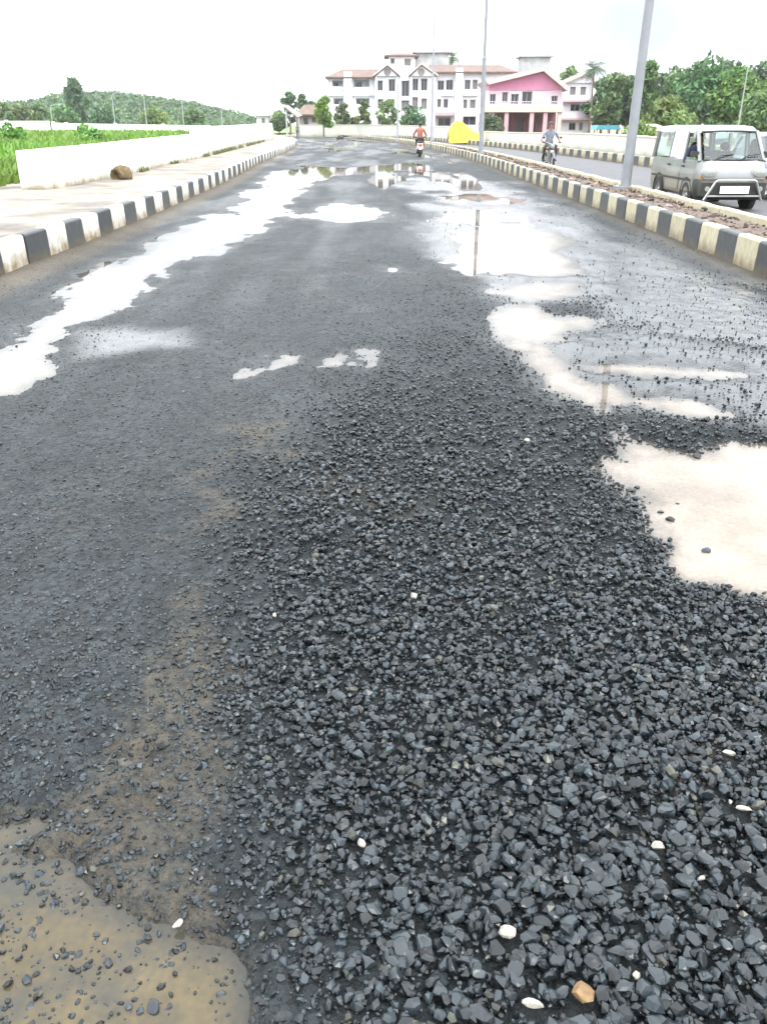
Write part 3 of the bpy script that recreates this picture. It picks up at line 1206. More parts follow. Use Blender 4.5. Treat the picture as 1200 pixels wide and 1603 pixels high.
def palm(name, label, X, Y, h, fl=2.2, nf=14, tint=(1, 1, 1), group=None, z0=0.0):
    t = thing(name, label, 'palm tree', (X, Y, z0), random.uniform(0, 6), group)
    mb = MB()
    pr = (0, 0, -.1)
    for k in range(1, 7):
        p = (.05 * h * (k / 6) ** 2, 0, h * k / 6)
        mb.bar(pr, p, .17 - .012 * k, .17 - .012 * (k + 1), 7)
        pr = p
    mb.build('trunk', M_BARK, t, smooth=True)
    for k in range(nf):
        a = k * 2.399
        el = random.uniform(-.25, 1.1)
        v, f = [], []
        px_ = np.array(pr)
        d = np.array([math.cos(a) * math.cos(el), math.sin(a) * math.cos(el), math.sin(el)])
        n_ = 9
        side = np.array([-math.sin(a), math.cos(a), 0])
        p = px_.copy()
        for i in range(n_):
            wv = .55 * math.sin(math.pi * (i + .6) / (n_ + .2)) * fl / 2.2
            for sgn in (-1, 1):
                b0 = len(v)
                tip = p + side * sgn * wv * 1.5 + d * fl / n_ * .9 + np.array([0, 0, -.35 * wv])
                v += [tuple(p), tuple(p + d * fl / n_ * .55), tuple(tip)]
                f.append((b0, b0 + 1, b0 + 2))
            p = p + d * fl / n_
            d = d + np.array([0, 0, -.17])
            d /= np.linalg.norm(d)
        me_ = np_mesh('frond', np.array(v), np.array(f), M_LEAF, tint=np.array(tint) * random.uniform(.8, 1.25))
        link('frond', me_, t)
    return t


# woodland on the hill: reads as one mass
cs, rs, ns, ts = [], [], [], []
for k in range(1500):
    y = random.uniform(262, 400)
    pxx = random.uniform(-160, 418)
    x = (pxx - 600) / F_PX * (y * math.cos(PITCH))
    z = float(hillz(np.array(x), np.array(y)))
    tall = 1.0 if pxx < 380 else .6
    r = random.uniform(1.3, 2.6) * tall
    cs.append((x, y, z + random.uniform(-.2, 1.0)))
    rs.append(r)
    ns.append(26)
    br = random.uniform(.72, 1.12)
    ts.append((br * random.uniform(.75, 1.0), br, br * random.uniform(.7, 1.0)))
V_, F_, T_ = leaf_cloud(cs, rs, [34] * len(ns), .85, ts, jitter=.18)
tag(link('woodland', np_mesh('woodland', V_, F_, M_LEAF, tint=T_)), 'far wooded hill beyond the green field', kind='stuff')


# ================================================================== BUILDINGS
def facade(mb, x0, x1, z0, z1, y, ops, depth, mi=0, mr=0, mback=1):
    xs = sorted(set([x0, x1] + [q for o in ops for q in o[:2]]))
    zs = sorted(set([z0, z1] + [q for o in ops for q in o[2:4]]))
    xs = [q for q in xs if x0 <= q <= x1]
    zs = [q for q in zs if z0 <= q <= z1]
    for i in range(len(xs) - 1):
        for k in range(len(zs) - 1):
            cx, cz = (xs[i] + xs[i + 1]) / 2, (zs[k] + zs[k + 1]) / 2
            if any(o[0] < cx < o[1] and o[2] < cz < o[3] for o in ops):
                continue
            mb.add([(xs[i], y, zs[k]), (xs[i + 1], y, zs[k]), (xs[i + 1], y, zs[k + 1]), (xs[i], y, zs[k + 1])], [(0, 1, 2, 3)], mi)
    for a, b, c, d in ops:
        yb = y + depth
        mb.add([(a, y, c), (a, yb, c), (a, yb, d), (a, y, d)], [(0, 1, 2, 3)], mr)
        mb.add([(b, y, c), (b, y, d), (b, yb, d), (b, yb, c)], [(0, 1, 2, 3)], mr)
        mb.add([(a, y, c), (b, y, c), (b, yb, c), (a, yb, c)], [(0, 1, 2, 3)], mr)
        mb.add([(a, y, d), (a, yb, d), (b, yb, d), (b, y, d)], [(0, 1, 2, 3)], mr)
        mb.add([(a, yb, c), (b, yb, c), (b, yb, d), (a, yb, d)], [(0, 1, 2, 3)], mback)


def shell(mb, x0, x1, z0, z1, y, yb, mi=0):
    mb.add([(x0, y, z0), (x0, yb, z0), (x0, yb, z1), (x0, y, z1)], [(0, 3, 2, 1)], mi)
    mb.add([(x1, y, z0), (x1, yb, z0), (x1, yb, z1), (x1, y, z1)], [(0, 1, 2, 3)], mi)
    mb.add([(x0, yb, z0), (x1, yb, z0), (x1, yb, z1), (x0, yb, z1)], [(0, 3, 2, 1)], mi)
    mb.add([(x0, y, z1), (x1, y, z1), (x1, yb, z1), (x0, yb, z1)], [(0, 1, 2, 3)], mi)


def window(parent, a, b, c, d, y, bars=1):
    """frame, with a pane as its sub-part, standing in an opening"""
    mb = MB()
    t = .07
    mb.box(a, a + t, y, y + .06, c, d)
    mb.box(b - t, b, y, y + .06, c, d)
    mb.box(a + t, b - t, y, y + .06, c, c + t)
    mb.box(a + t, b - t, y, y + .06, d - t, d)
    for k in range(bars):
        xm = a + (b - a) * (k + 1) / (bars + 1)
        mb.box(xm - .03, xm + .03, y + .003, y + .055, c + t, d - t)
    fr = mb.build('window', M_FRAME, parent)
    pb = MB().box(a + t, b - t, y + .07, y + .09, c + t, d - t)
    pb.build('pane', random.choice((M_PANE, M_PANE, M_PANE2, M_CURT)), fr)
    return fr


def gable_roof(mb, x0, x1, xa, z0, za, y0, y1, th=.25, mi=0):
    """two sloping slabs, ridge along y"""
    mb.prism([(x0, z0), (xa, za), (xa, za + th), (x0, z0 + th)], y0, y1, mi)
    mb.prism([(xa, za), (x1, z0), (x1, z0 + th), (xa, za + th)], y0, y1, mi)


def hip_roof(mb, x0, x1, y0, y1, z0, z1, inset_l, inset_r, mi=0, th=.18):
    ym = (y0 + y1) / 2
    v = [(x0, y0, z0), (x1, y0, z0), (x1, y1, z0), (x0, y1, z0), (x0 + inset_l, ym, z1), (x1 - inset_r, ym, z1),
         (x0, y0, z0 - th), (x1, y0, z0 - th), (x1, y1, z0 - th), (x0, y1, z0 - th)]
    mb.add(v, [(0, 1, 5, 4), (1, 2, 5), (2, 3, 4, 5), (3, 0, 4), (6, 9, 8, 7), (0, 6, 7, 1), (1, 7, 8, 2), (2, 8, 9, 3), (3, 9, 6, 0)], mi)


# ---- the white three-storey block
D = 150.0


def X_(px, d=None):
    return W(px, 160, d or D)[0]


def Z_(py, d=None):
    return W(600, py, d or D)[1]


bld = thing('apartment_building', 'white three-storey building with brown tiled roofs behind the shrubs at the far end of road', 'building', (0, 0, 0))


def op(l_, d=None):
    return [(X_(a, d), X_(b, d), Z_(f, d), Z_(e, d)) for a, b, e, f in l_]


# left wing
left_ops = op([(521, 537, 126, 142), (554, 578, 125, 143), (522, 537, 154, 170), (557, 578, 154, 170), (522, 537, 181, 194), (557, 578, 181, 194)])
mb = MB()
facade(mb, X_(514), X_(588), -.3, Z_(121), D, left_ops, 1.3)
shell(mb, X_(514), X_(588), -.3, Z_(121), D, D + 11)
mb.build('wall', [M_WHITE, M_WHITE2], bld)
for a, b, c, d in left_ops:
    window(bld, a + (b - a) * .12, a + (b - a) * .52, c, d - .25, D + 1.2, 1)
    rl = MB().box(a, b, D - .12, D - .003, c, c + .62)
    rl.build('balcony_rail', M_WHITE, bld)
MB().box(X_(539), X_(551), D - .9, D - .003, -.3, Z_(113)).build('pilaster', M_WHITE, bld)
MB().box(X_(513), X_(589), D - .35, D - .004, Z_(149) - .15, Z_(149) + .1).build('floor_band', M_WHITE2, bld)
mb = MB()
hip_roof(mb, X_(510), X_(600), D - 1.0, D + 11.8, Z_(121) + .03, Z_(105), 2.6, .5)
mb.build('roof', M_TERRA, bld)
# centre block
D2 = D - 1.6
cen_ops = op([(591, 599, 126, 142), (608, 618, 124, 143), (628, 640, 126, 151), (645, 654, 123, 142), (658, 668, 123, 142),
              (591, 600, 155, 170), (608, 617, 155, 170), (628, 640, 157, 174), (645, 654, 152, 171), (659, 668, 154, 171),
              (591, 600, 181, 195), (608, 617, 181, 195), (628, 640, 181, 196), (646, 667, 182, 196)], D2)
mb = MB()
facade(mb, X_(588, D2), X_(680, D2), -.3, Z_(119, D2), D2, cen_ops, .6)
shell(mb, X_(588, D2), X_(680, D2), -.3, Z_(119, D2), D2, D2 + 12)
mb.build('wall', [M_WHITE, M_ROOM], bld)
for a, b, c, d in cen_ops:
    window(bld, a + .04, b - .04, c + .02, d - .02, D2 + .4, 1)
for (p0, p1, pa, e, t_) in ((586, 624, 606, 119, 104), (640, 682, 658, 119, 103)):
    mb = MB()
    mb.prism([(X_(p0 + 2, D2), Z_(e, D2)), (X_(p1 - 2, D2), Z_(e, D2)), (X_(pa, D2), Z_(t_, D2))], D2 - .5, D2 + 9)
    g = mb.build('gable', M_WHITE, bld)
    mb = MB()
    gable_roof(mb, X_(p0 - 2, D2), X_(p1 + 2, D2), X_(pa, D2), Z_(e, D2) - .1, Z_(t_, D2) + .12, D2 - 1.0, D2 + 9.2, .3)
    mb.build('roof_edge', M_TERRA_W, g)
    MB().prism([(X_(pa, D2) + .55 * math.cos(k * math.pi / 6), Z_(113, D2) + .55 * math.sin(k * math.pi / 6)) for k in range(12)], D2 - .56, D2 - .503).build('vent', M_ROOM, g)
    for q in (p0 + 1, p1 - 4):
        MB().box(X_(q, D2), X_(q + 3, D2), D2 - .45, D2 - .004, -.3, Z_(e, D2) - .12).build('pilaster', M_WHITE, bld)
# right wing
right_ops = op([(684, 694, 126, 141), (697, 708, 125, 141), (726, 735, 125, 140), (738, 746, 125, 140), (684, 690, 155, 168), (694, 701, 155, 169),
                (725, 731, 156, 170), (735, 744, 156, 170), (686, 706, 184, 197), (725, 746, 182, 196)])
mb = MB()
facade(mb, X_(680), X_(800), -.3, Z_(113), D, right_ops, .6)
shell(mb, X_(680), X_(800), -.3, Z_(113), D, D + 11)
mb.build('wall', [M_WHITE, M_ROOM], bld)
for a, b, c, d in right_ops:
    window(bld, a + .04, b - .04, c + .02, d - .02, D + .4, 1)
MB().box(X_(711), X_(722), D - 1.0, D - .003, -.3, Z_(107)).build('pilaster', M_WHITE, bld)
MB().box(X_(677), X_(709), D - 1.8, D - .004, Z_(181), Z_(176)).build('canopy', M_PINKP, bld)
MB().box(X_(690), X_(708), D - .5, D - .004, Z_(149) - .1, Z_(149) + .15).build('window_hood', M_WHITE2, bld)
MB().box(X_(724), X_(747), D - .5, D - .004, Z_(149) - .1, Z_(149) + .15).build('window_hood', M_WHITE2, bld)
mb = MB()
hip_roof(mb, X_(664), X_(806), D - 1.0, D + 11.8, Z_(113) + .03, Z_(98), 1.0, 2.0)
mb.build('roof', M_TERRA, bld)
# roof tower and water tank
D3 = D + 5
t_ops = op([(611, 617, 91, 100), (632, 642, 92, 103)], D3)
mb = MB()
facade(mb, X_(608, D3), X_(648, D3), Z_(121, D3), Z_(89, D3), D3, t_ops, .4)
shell(mb, X_(608, D3), X_(648, D3), Z_(121, D3), Z_(89, D3), D3, D3 + 5)
mb.build('roof_tower', [M_WHITE, M_ROOM], bld)
for a, b, c, d in t_ops:
    window(bld, a, b, c, d, D3 + .2, 1)
mb = MB()
hip_roof(mb, X_(601, D3), X_(654, D3), D3 - .9, D3 + 5.9, Z_(89, D3) + .2, Z_(81, D3), 2, 2)
mb.build('tower_roof', M_TERRA, bld)
D4 = D + 9
mb = MB()
mb.box(X_(650, D4), X_(700, D4), D4, D4 + 5, Z_(112, D4), Z_(82, D4))
mb.box(X_(652, D4), X_(668, D4), D4 + .6, D4 + 4.4, Z_(82, D4), Z_(74, D4))
mb.box(X_(672, D4), X_(690, D4), D4 + .6, D4 + 4.4, Z_(82, D4), Z_(76, D4))
mb.build('stair_block', M_GREYC, bld)
MB().box(X_(645, D4), X_(704, D4), D4 - .5, D4 + 5.5, Z_(82, D4) - .06, Z_(82, D4) + .2).build('slab', M_GREYC, bld)
# roof-top water tank over the right wing
D5 = D + 6
mb = MB()
mb.box(X_(813, D5), X_(856, D5), D5, D5 + 5, Z_(112, D5), Z_(89, D5))
mb.box(X_(809, D5), X_(861, D5), D5 - .5, D5 + 5.5, Z_(89, D5), Z_(86, D5))
mb.box(X_(818, D5), X_(842, D5), D5 + 1, D5 + 4, Z_(86, D5), Z_(82, D5))
tk = mb.build('water_tank', M_GREYC)
for q in (816, 850):
    MB().box(X_(q, D5), X_(q + 3, D5), D5 + .2, D5 + 4.8, -.3, Z_(112, D5)).build('support', M_GREYC, tk)
tag(tk, 'grey concrete water tank rising behind the pink gable', 'water tank')

# ---- pink gabled house
D = 122.0
pk = thing('gabled_house', 'pink gabled house with a columned porch beside the white building', 'house')
z_sl0, z_sl1 = Z_(176), Z_(167)
up_ops = op([(766, 775, 147, 163), (785, 794, 144, 161), (799, 811, 147, 163), (816, 832, 143, 163), (862, 872, 150, 163)])
xl, xr, xa = X_(763), X_(878), X_(845)
mb = MB()
facade(mb, xl, xr, z_sl1, Z_(141), D, up_ops, .5, 0, 0, 1)
shell(mb, xl, xr, z_sl1, Z_(141), D, D + 10)
mb.build('wall', [M_PINKW, M_ROOM], pk)
for a, b, c, d in up_ops:
    window(pk, a + .03, b - .03, c + .02, d - .02, D + .3, 1)
mb = MB()
mb.prism([(xl, Z_(141)), (xr, Z_(141)), (xr, Z_(139)), (xa, Z_(113)), (xl, Z_(132))], D - .12, D + 10)
mb.build('gable', M_PINK, pk)
mb = MB()
mb.prism([(X_(762), Z_(133)), (X_(845), Z_(112)), (X_(845), Z_(106.5)), (X_(757), Z_(127))], D - 1.1, D + 10.4)
mb.prism([(X_(845), Z_(112)), (X_(884), Z_(143)), (X_(887), Z_(138)), (X_(845), Z_(106.5))], D - 1.1, D + 10.4)
rf = mb.build('roof', M_TERRA_W, pk)
mb = MB()
mb.prism([(X_(757), Z_(127) + .01), (X_(845), Z_(106.5) + .01), (X_(845), Z_(105)), (X_(757), Z_(125.5))], D - .9, D + 10.6)
mb.prism([(X_(845), Z_(106.5) + .01), (X_(887), Z_(138) + .01), (X_(887), Z_(136.5)), (X_(845), Z_(105))], D - .9, D + 10.6)
mb.build('roof_cladding', M_PINKP, rf)
mb = MB()
mb.box(X_(758), X_(876), D - 2.6, D + 3.2, z_sl0, z_sl1)
mb.build('porch_slab', M_CREAM, pk)
mb = MB()
facade(mb, xl, xr, -.3, z_sl0, D + 3, op([(772, 782, 183, 202), (795, 806, 183, 206), (815, 826, 185, 206), (836, 848, 183, 207)]), .4, 0, 0, 1)
shell(mb, xl, xr, -.3, z_sl0 - .02, D + 3, D + 10)
mb.build('porch_wall', [M_MAROON, M_ROOM], pk)
for q, m_ in ((766, M_PINKP), (790, M_PINKP), (829, M_PINKP), (850, M_PINKP), (872, M_CREAM)):
    mb = MB()
    x = X_(q)
    mb.box(x - .26, x + .26, D - 2.4, D - 1.9, -.3, z_sl0 - .002)
    mb.box(x - .34, x + .34, D - 2.48, D - 1.82, -.3, .35)
    mb.build('column', m_, pk)
# small peaked sign board on the balcony
mb = MB()
mb.prism([(X_(838), Z_(167)), (X_(853), Z_(167)), (X_(845.5), Z_(150))], D - .55, D - .40)
mb.build('peaked_board', M_WHITE2, pk)
mb = MB()
mb.box(X_(759), X_(875), D - 2.6, D - 2.5, z_sl1 + .001, z_sl1 + .12)
for q in range(762, 876, 4):
    mb.box(X_(q), X_(q) + .06, D - 2.58, D - 2.52, z_sl1 + .12, z_sl1 + .5)
mb.box(X_(759), X_(875), D - 2.6, D - 2.5, z_sl1 + .5, z_sl1 + .58)
mb.build('balcony_rail', M_PINKW, pk)

# ---- white and pink house on the right
D = 136.0
wh = thing('corner_house', 'white house with a peaked front and pink ledges at the right end of the row', 'house')
h_ops = op([(890, 899, 136, 149), (906, 915, 136, 149), (893, 908, 163, 174), (912, 919, 163, 174), (893, 904, 192, 204), (909, 915, 192, 204)])
mb = MB()
facade(mb, X_(880), X_(926), -.3, Z_(130), D, h_ops, .4)
shell(mb, X_(880), X_(926), -.3, Z_(130), D, D + 9)
mb.build('wall', [M_WHITE, M_ROOM], wh)
for a, b, c, d in h_ops:
    window(wh, a + .03, b - .03, c + .02, d - .02, D + .22, 1)
MB().prism([(X_(884), Z_(130)), (X_(926), Z_(130)), (X_(916), Z_(115))], D - .3, D + 8).build('gable', M_WHITE, wh)
mb = MB()
mb.prism([(X_(880), Z_(131)), (X_(916), Z_(115)), (X_(916), Z_(112.5)), (X_(879), Z_(128.5))], D - .9, D + 9)
mb.prism([(X_(916), Z_(115)), (X_(931), Z_(137)), (X_(932), Z_(134)), (X_(916), Z_(112.5))], D - .9, D + 9)
mb.build('roof', M_TERRA_W, wh)
for py in (157, 185):
    MB().box(X_(878), X_(931), D - .9, D - .003, Z_(py + 3), Z_(py)).build('ledge', M_PINKP, wh)
mb = MB()
mb.prism([(X_(926), Z_(188)), (X_(943), Z_(191)), (X_(943), Z_(189)), (X_(926), Z_(184))], D - 1.2, D + 5)
mb.build('awning', M_PINKW, wh)
for q in (931, 940):
    MB().box(X_(q), X_(q) + .15, D - 1, D - .85, -.3, Z_(189)).build('awning_post', M_WHITE2, wh)

# ---- small tiled house at the left end
D = 140.0
sh = thing('tiled_house', 'low house with a brown tiled roof where the road bends away', 'house')
mb = MB()
s_ops = op([(474, 481, 184, 196), (487, 494, 184, 192)])
facade(mb, X_(462), X_(502), -.3, Z_(178), D, s_ops, .4)
shell(mb, X_(462), X_(502), -.3, Z_(178), D, D + 8)
mb.build('wall', [M_CREAM, M_ROOM], sh)
for a, b, c, d in s_ops:
    window(sh, a + .03, b - .03, c + .02, d - .02, D + .25, 1)
mb = MB()
hip_roof(mb, X_(462), X_(506), D - 1.2, D + 9.2, Z_(179), Z_(163), 1.0, 1.2)
mb.build('roof', M_TERRA, sh)
mb = MB()
mb.prism([(X_(444), Z_(165)), (X_(452), Z_(165)), (X_(474), Z_(181)), (X_(468), Z_(184))], D - 3, D - 1.3)
mb.build('porch_roof', M_TERRA_W, sh)
for q in (449, 468):
    MB().box(X_(q), X_(q) + .22, D - 2.8, D - 2.5, -.3, Z_(172 if q < 460 else 182)).build('porch_post', M_GREYC, sh)
D = 165.0
hut = thing('white_hut', 'tiny white flat-roofed hut past the end of the white wall', 'hut')
mb = MB()
facade(mb, X_(400), X_(419), -.3, Z_(182), D, op([(408, 413, 185, 194)]), .3)
shell(mb, X_(400), X_(419), -.3, Z_(182), D, D + 3)
mb.build('wall', [M_WHITE2, M_ROOM], hut)
MB().box(X_(398), X_(421), D - .4, D + 3.4, Z_(182) + .002, Z_(180)).build('roof', M_GREYC, hut)


# ------------------------------------------------------------------ walls
def run_wall(name, label, pts, hts, th, m, cap=None, seg=3.0, pillars=False, cat='wall', z0=0.0, batter=0.0):
    """wall along a polyline, one panel object per stretch"""
    t = thing(name, label, cat, (0, 0, 0))
    for i in range(len(pts) - 1):
        a, b = Vector((*pts[i], 0)), Vector((*pts[i + 1], 0))
        n = max(1, round((b - a).length / seg))
        for k in range(n):
            p, q = a.lerp(b, k / n), a.lerp(b, (k + 1) / n)
            h0 = hts[i] + (hts[i + 1] - hts[i]) * k / n
            h1 = hts[i] + (hts[i + 1] - hts[i]) * (k + 1) / n
            d = (q - p).normalized()
            nn = Vector((d.y, -d.x, 0))
            g = .006
            p2, q2 = p + d * g, q - d * g
            v = []
            for c_, h_ in ((p2, h0), (q2, h1)):
                v += [c_ + nn * th / 2 + Vector((0, 0, z0)), c_ + nn * (th / 2 - batter) + Vector((0, 0, z0 + h_)),
                      c_ - nn * (th / 2 - batter * .3) + Vector((0, 0, z0 + h_)), c_ - nn * th / 2 + Vector((0, 0, z0))]
            mb = MB().add(v, [(0, 1, 2, 3), (7, 6, 5, 4), (0, 4, 5, 1), (1, 5, 6, 2), (2, 6, 7, 3), (3, 7, 4, 0)])
            # keep the panel's own z origin at the base for the splash dirt
            for j in range(len(mb.v)):
                x_, y_, z_ = mb.v[j]
                mb.v[j] = (x_ - p.x, y_ - p.y, z_ - z0)
            o = mb.build('panel', m, t)
            o.location = (p.x, p.y, z0)
            if cap:
                cv = []
                e = th / 2 - batter + .05
                for c_, h_ in ((p2, h0), (q2, h1)):
                    cv += [c_ + nn * e + Vector((0, 0, z0 + h_ + .003)), c_ + nn * e + Vector((0, 0, z0 + h_ + cap)),
                           c_ - nn * e + Vector((0, 0, z0 + h_ + cap)), c_ - nn * e + Vector((0, 0, z0 + h_ + .003))]
                MB().add(cv, [(0, 1, 2, 3), (7, 6, 5, 4), (0, 4, 5, 1), (1, 5, 6, 2), (2, 6, 7, 3), (3, 7, 4, 0)]).build('coping', m, t)
            if pillars:
                r = th * .8
                MB().box(p.x - r, p.x + r, p.y - r, p.y + r, z0, z0 + h0 + .15).build('pillar', m, t)
    return t


PZ = .36
a = G(78, 297, PZ)
b = G(190, 276, PZ)
c = G(262, 258, PZ)
d = G(318, 246, PZ)
e = G(430, 217.5, PZ)
WT = .62
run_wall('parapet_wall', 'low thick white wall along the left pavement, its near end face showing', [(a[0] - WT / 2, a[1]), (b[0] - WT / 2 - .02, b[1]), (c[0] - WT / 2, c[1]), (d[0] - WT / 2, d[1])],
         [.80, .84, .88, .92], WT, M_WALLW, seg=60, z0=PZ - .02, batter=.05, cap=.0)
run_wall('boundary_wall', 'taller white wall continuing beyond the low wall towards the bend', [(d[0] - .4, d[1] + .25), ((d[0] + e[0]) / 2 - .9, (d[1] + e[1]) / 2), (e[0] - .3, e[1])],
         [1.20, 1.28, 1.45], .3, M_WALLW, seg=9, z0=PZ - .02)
fw = []
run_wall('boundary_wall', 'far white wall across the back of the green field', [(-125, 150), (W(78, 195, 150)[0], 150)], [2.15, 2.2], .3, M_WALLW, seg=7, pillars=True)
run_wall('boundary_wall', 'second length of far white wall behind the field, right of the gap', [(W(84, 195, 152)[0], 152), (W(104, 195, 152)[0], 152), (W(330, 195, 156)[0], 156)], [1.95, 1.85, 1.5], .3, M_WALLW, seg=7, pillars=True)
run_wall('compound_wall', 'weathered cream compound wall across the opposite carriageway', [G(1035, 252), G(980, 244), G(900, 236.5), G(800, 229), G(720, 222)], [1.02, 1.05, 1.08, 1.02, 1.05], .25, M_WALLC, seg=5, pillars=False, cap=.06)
p0 = G(716, 221.5)
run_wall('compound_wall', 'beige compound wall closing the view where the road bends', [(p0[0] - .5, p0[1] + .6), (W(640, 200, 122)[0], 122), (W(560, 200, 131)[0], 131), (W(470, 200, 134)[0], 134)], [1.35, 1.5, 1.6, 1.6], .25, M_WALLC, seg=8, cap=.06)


# weeds and litter of dry leaves along the foot of the walls
nw = 2600
ty = rng.random(nw) ** 1.5
wy = a[1] + (e[1] - a[1]) * ty * .8
wxx = np.interp(wy, [a[1], b[1], c[1], d[1], e[1]], [a[0], b[0], c[0], d[0], e[0]])
patch = fbm(wy * .55, wy * 0 + 3, 111) > .47
wy, wxx = wy[patch], wxx[patch]
m_ = len(wy)
hh_ = (.03 + .10 * rng.random(m_) ** 2) * (1 + wy / 90)
bx = wxx + .03 + .10 * rng.random(m_)
aa = rng.random(m_) * 6.28
ww = .012 + .0012 * wy
P0 = np.stack([bx - np.cos(aa) * ww, wy - np.sin(aa) * ww, np.full(m_, PZ - .02)], -1)
P1 = np.stack([bx + np.cos(aa) * ww, wy + np.sin(aa) * ww, np.full(m_, PZ - .02)], -1)
P2 = np.stack([bx + (rng.random(m_) - .5) * .12, wy + (rng.random(m_) - .5) * .12, PZ + hh_], -1)
wt = np.repeat(np.stack([.9 + .5 * rng.random(m_), .75 + .3 * rng.random(m_), .5 + .3 * rng.random(m_)], -1), 3, 0)
tag(link('wall_weeds', np_mesh('wall_weeds', np.stack([P0, P1, P2], 1).reshape(-1, 3), np.arange(3 * m_).reshape(m_, 3), M_LEAF, tint=wt)),
    'thin weeds and litter along the foot of the white wall', kind='stuff')

# ------------------------------------------------------------------ trees
LG = 'trees along the right skyline'
trees_r = [  # px, top py, width px, D, tint, label
    (962, 112, 44, 118, (.95, 1.0, .8), 'grey green tree just right of the palm'),
    (988, 118, 40, 122, (.7, .85, .8), 'dark tree partly hidden by the nearest lamp pole'),
    (1018, 90, 38, 112, (1.0, 1.15, .8), 'tall narrow tree just right of the nearest lamp pole'),
    (1040, 115, 50, 124, (.75, .8, .85), 'dark tree with brownish crown behind the small olive tree'),
    (1062, 108, 66, 112, (.95, 1.05, .9), 'round mid green tree between the tall narrow tree and big dark tree'),
    (1046, 155, 60, 96, (1.35, 1.35, .8), 'small olive green tree behind the rear of the van'),
    (1108, 93, 84, 106, (.70, .98, .75), 'big dark green tree above the van roof'),
    (1132, 96, 60, 120, (.85, .95, 1.0), 'blue green tree behind the big dark tree'),
    (1160, 104, 70, 104, (1.0, 1.3, .7), 'bright green tree above the van windscreen'),
    (1150, 93, 50, 126, (.75, .85, .95), 'far dusky tree peeping over the bright green tree'),
    (1197, 98, 66, 114, (.7, .85, .9), 'dark tree cut by the right edge of the picture'),
    (1190, 148, 60, 92, (1.15, 1.35, .8), 'low light green tree at the right edge above the dark car'),
    (1245, 105, 80, 110, (.9, 1.0, .9), 'tree just outside the right edge'),
]
for px, py, wp, dd, tn_, lb in trees_r:
    x, h = W(px, py, dd)
    sc = dd * math.cos(PITCH) / F_PX
    tree('broadleaf_tree', lb, x, dd, h, wp * sc * .62, tint=tn_, clumps=13, n=2300, leaf=.34, trunk_h=.16, group=LG)
BACK = ['just right of the palm', 'behind the grey green tree', 'behind the nearest lamp pole', 'right of the tall narrow tree', 'behind the round mid green tree',
        'left shoulder of the big dark tree', 'over the big dark tree', 'behind the bright green tree', 'at the right edge of the picture']
for k, (px, py) in enumerate([(948, 122), (975, 118), (1003, 116), (1032, 112), (1072, 112), (1098, 104), (1128, 102), (1172, 104), (1206, 108)]):
    dd = 134 + 4 * (k % 3)
    x, h = W(px, py, dd)
    tree('broadleaf_tree', 'dusky back row tree ' + BACK[k], x, dd, h, 2.6, tint=(.62, .82, .80), clumps=9, n=1100, leaf=.45, trunk_h=.12, group='back row of dusky trees')
x, h = W(932, 96, 126)
palm('palm_tree', 'dark palm rising behind the white corner house', x, 126, h - 1.0, 2.3, 30, (.55, .68, .6))
x, h = W(707, 78, 175)
palm('palm_tree', 'palm top showing over the roof beside the water block', x, 175, h - 1.2, 3.0, 26, (.6, .7, .5))
x, h = W(892, 102, 170)
tree('broadleaf_tree', 'tree top rising behind the brown roof left of the palm', x, 170, h, 3.2, (1, 1.1, .7), 8, 900, .5, .3)
for px, py, wp, dd, tn_, lb in [
        (452, 140, 24, 170, (.7, .85, .85), 'dark tree at the left of the tiled house'),
        (474, 144, 18, 165, (.75, .9, .85), 'slim dark tree behind the tiled house roof'),
        (488, 158, 24, 160, (.9, 1.0, .8), 'low tree between the tiled house and the bright green tree'),
        (436, 176, 26, 165, (1.0, 1.1, .8), 'pale low tree left of the tiled house'),
        (505, 150, 26, 128, (1.55, 1.75, .7), 'bright yellow green tree at the left corner of white building')]:
    x, h = W(px, py, dd)
    sc = dd * math.cos(PITCH) / F_PX
    tree('broadleaf_tree', lb, x, dd, h, wp * sc * .62, tint=tn_, clumps=9, n=1200, leaf=.32, trunk_h=.2)
for i, (px, py, wp, dd, tn_, lb) in enumerate([
        (536, 160, 26, 141, (1.1, 1.0, .75), 'olive shrub tree before the left wing, first of the row'),
        (570, 153, 24, 141, (1.15, 1.1, .7), 'olive shrub tree under the wide balcony of the left wing'),
        (607, 153, 34, 141, (1.15, 1.2, .7), 'broad yellowish shrub tree under the left white gable'),
        (646, 165, 42, 140, (.6, .95, .7), 'dark green shrub before the right white gable'),
        (556, 182, 22, 139, (1.2, 1.0, .7), 'small brownish shrub between two olive shrub trees'),
        (770, 180, 34, 117, (.8, .8, .75), 'grey green bush at the left of the pink house porch')]):
    x, h = W(px, py, dd)
    sc = dd * math.cos(PITCH) / F_PX
    tree('shrub', lb, x, dd, h, wp * sc * .55, tint=tn_, clumps=9, n=1000, leaf=.26, trunk_h=.10, cat='shrub')
x, h = W(114, 118, 205)
tree('tall_tree', 'tall pointed tree standing above the wooded hill on the left', x, 205, h, 3.6, (.65, .8, .75), 14, 1700, .55, .08, slim=.7)
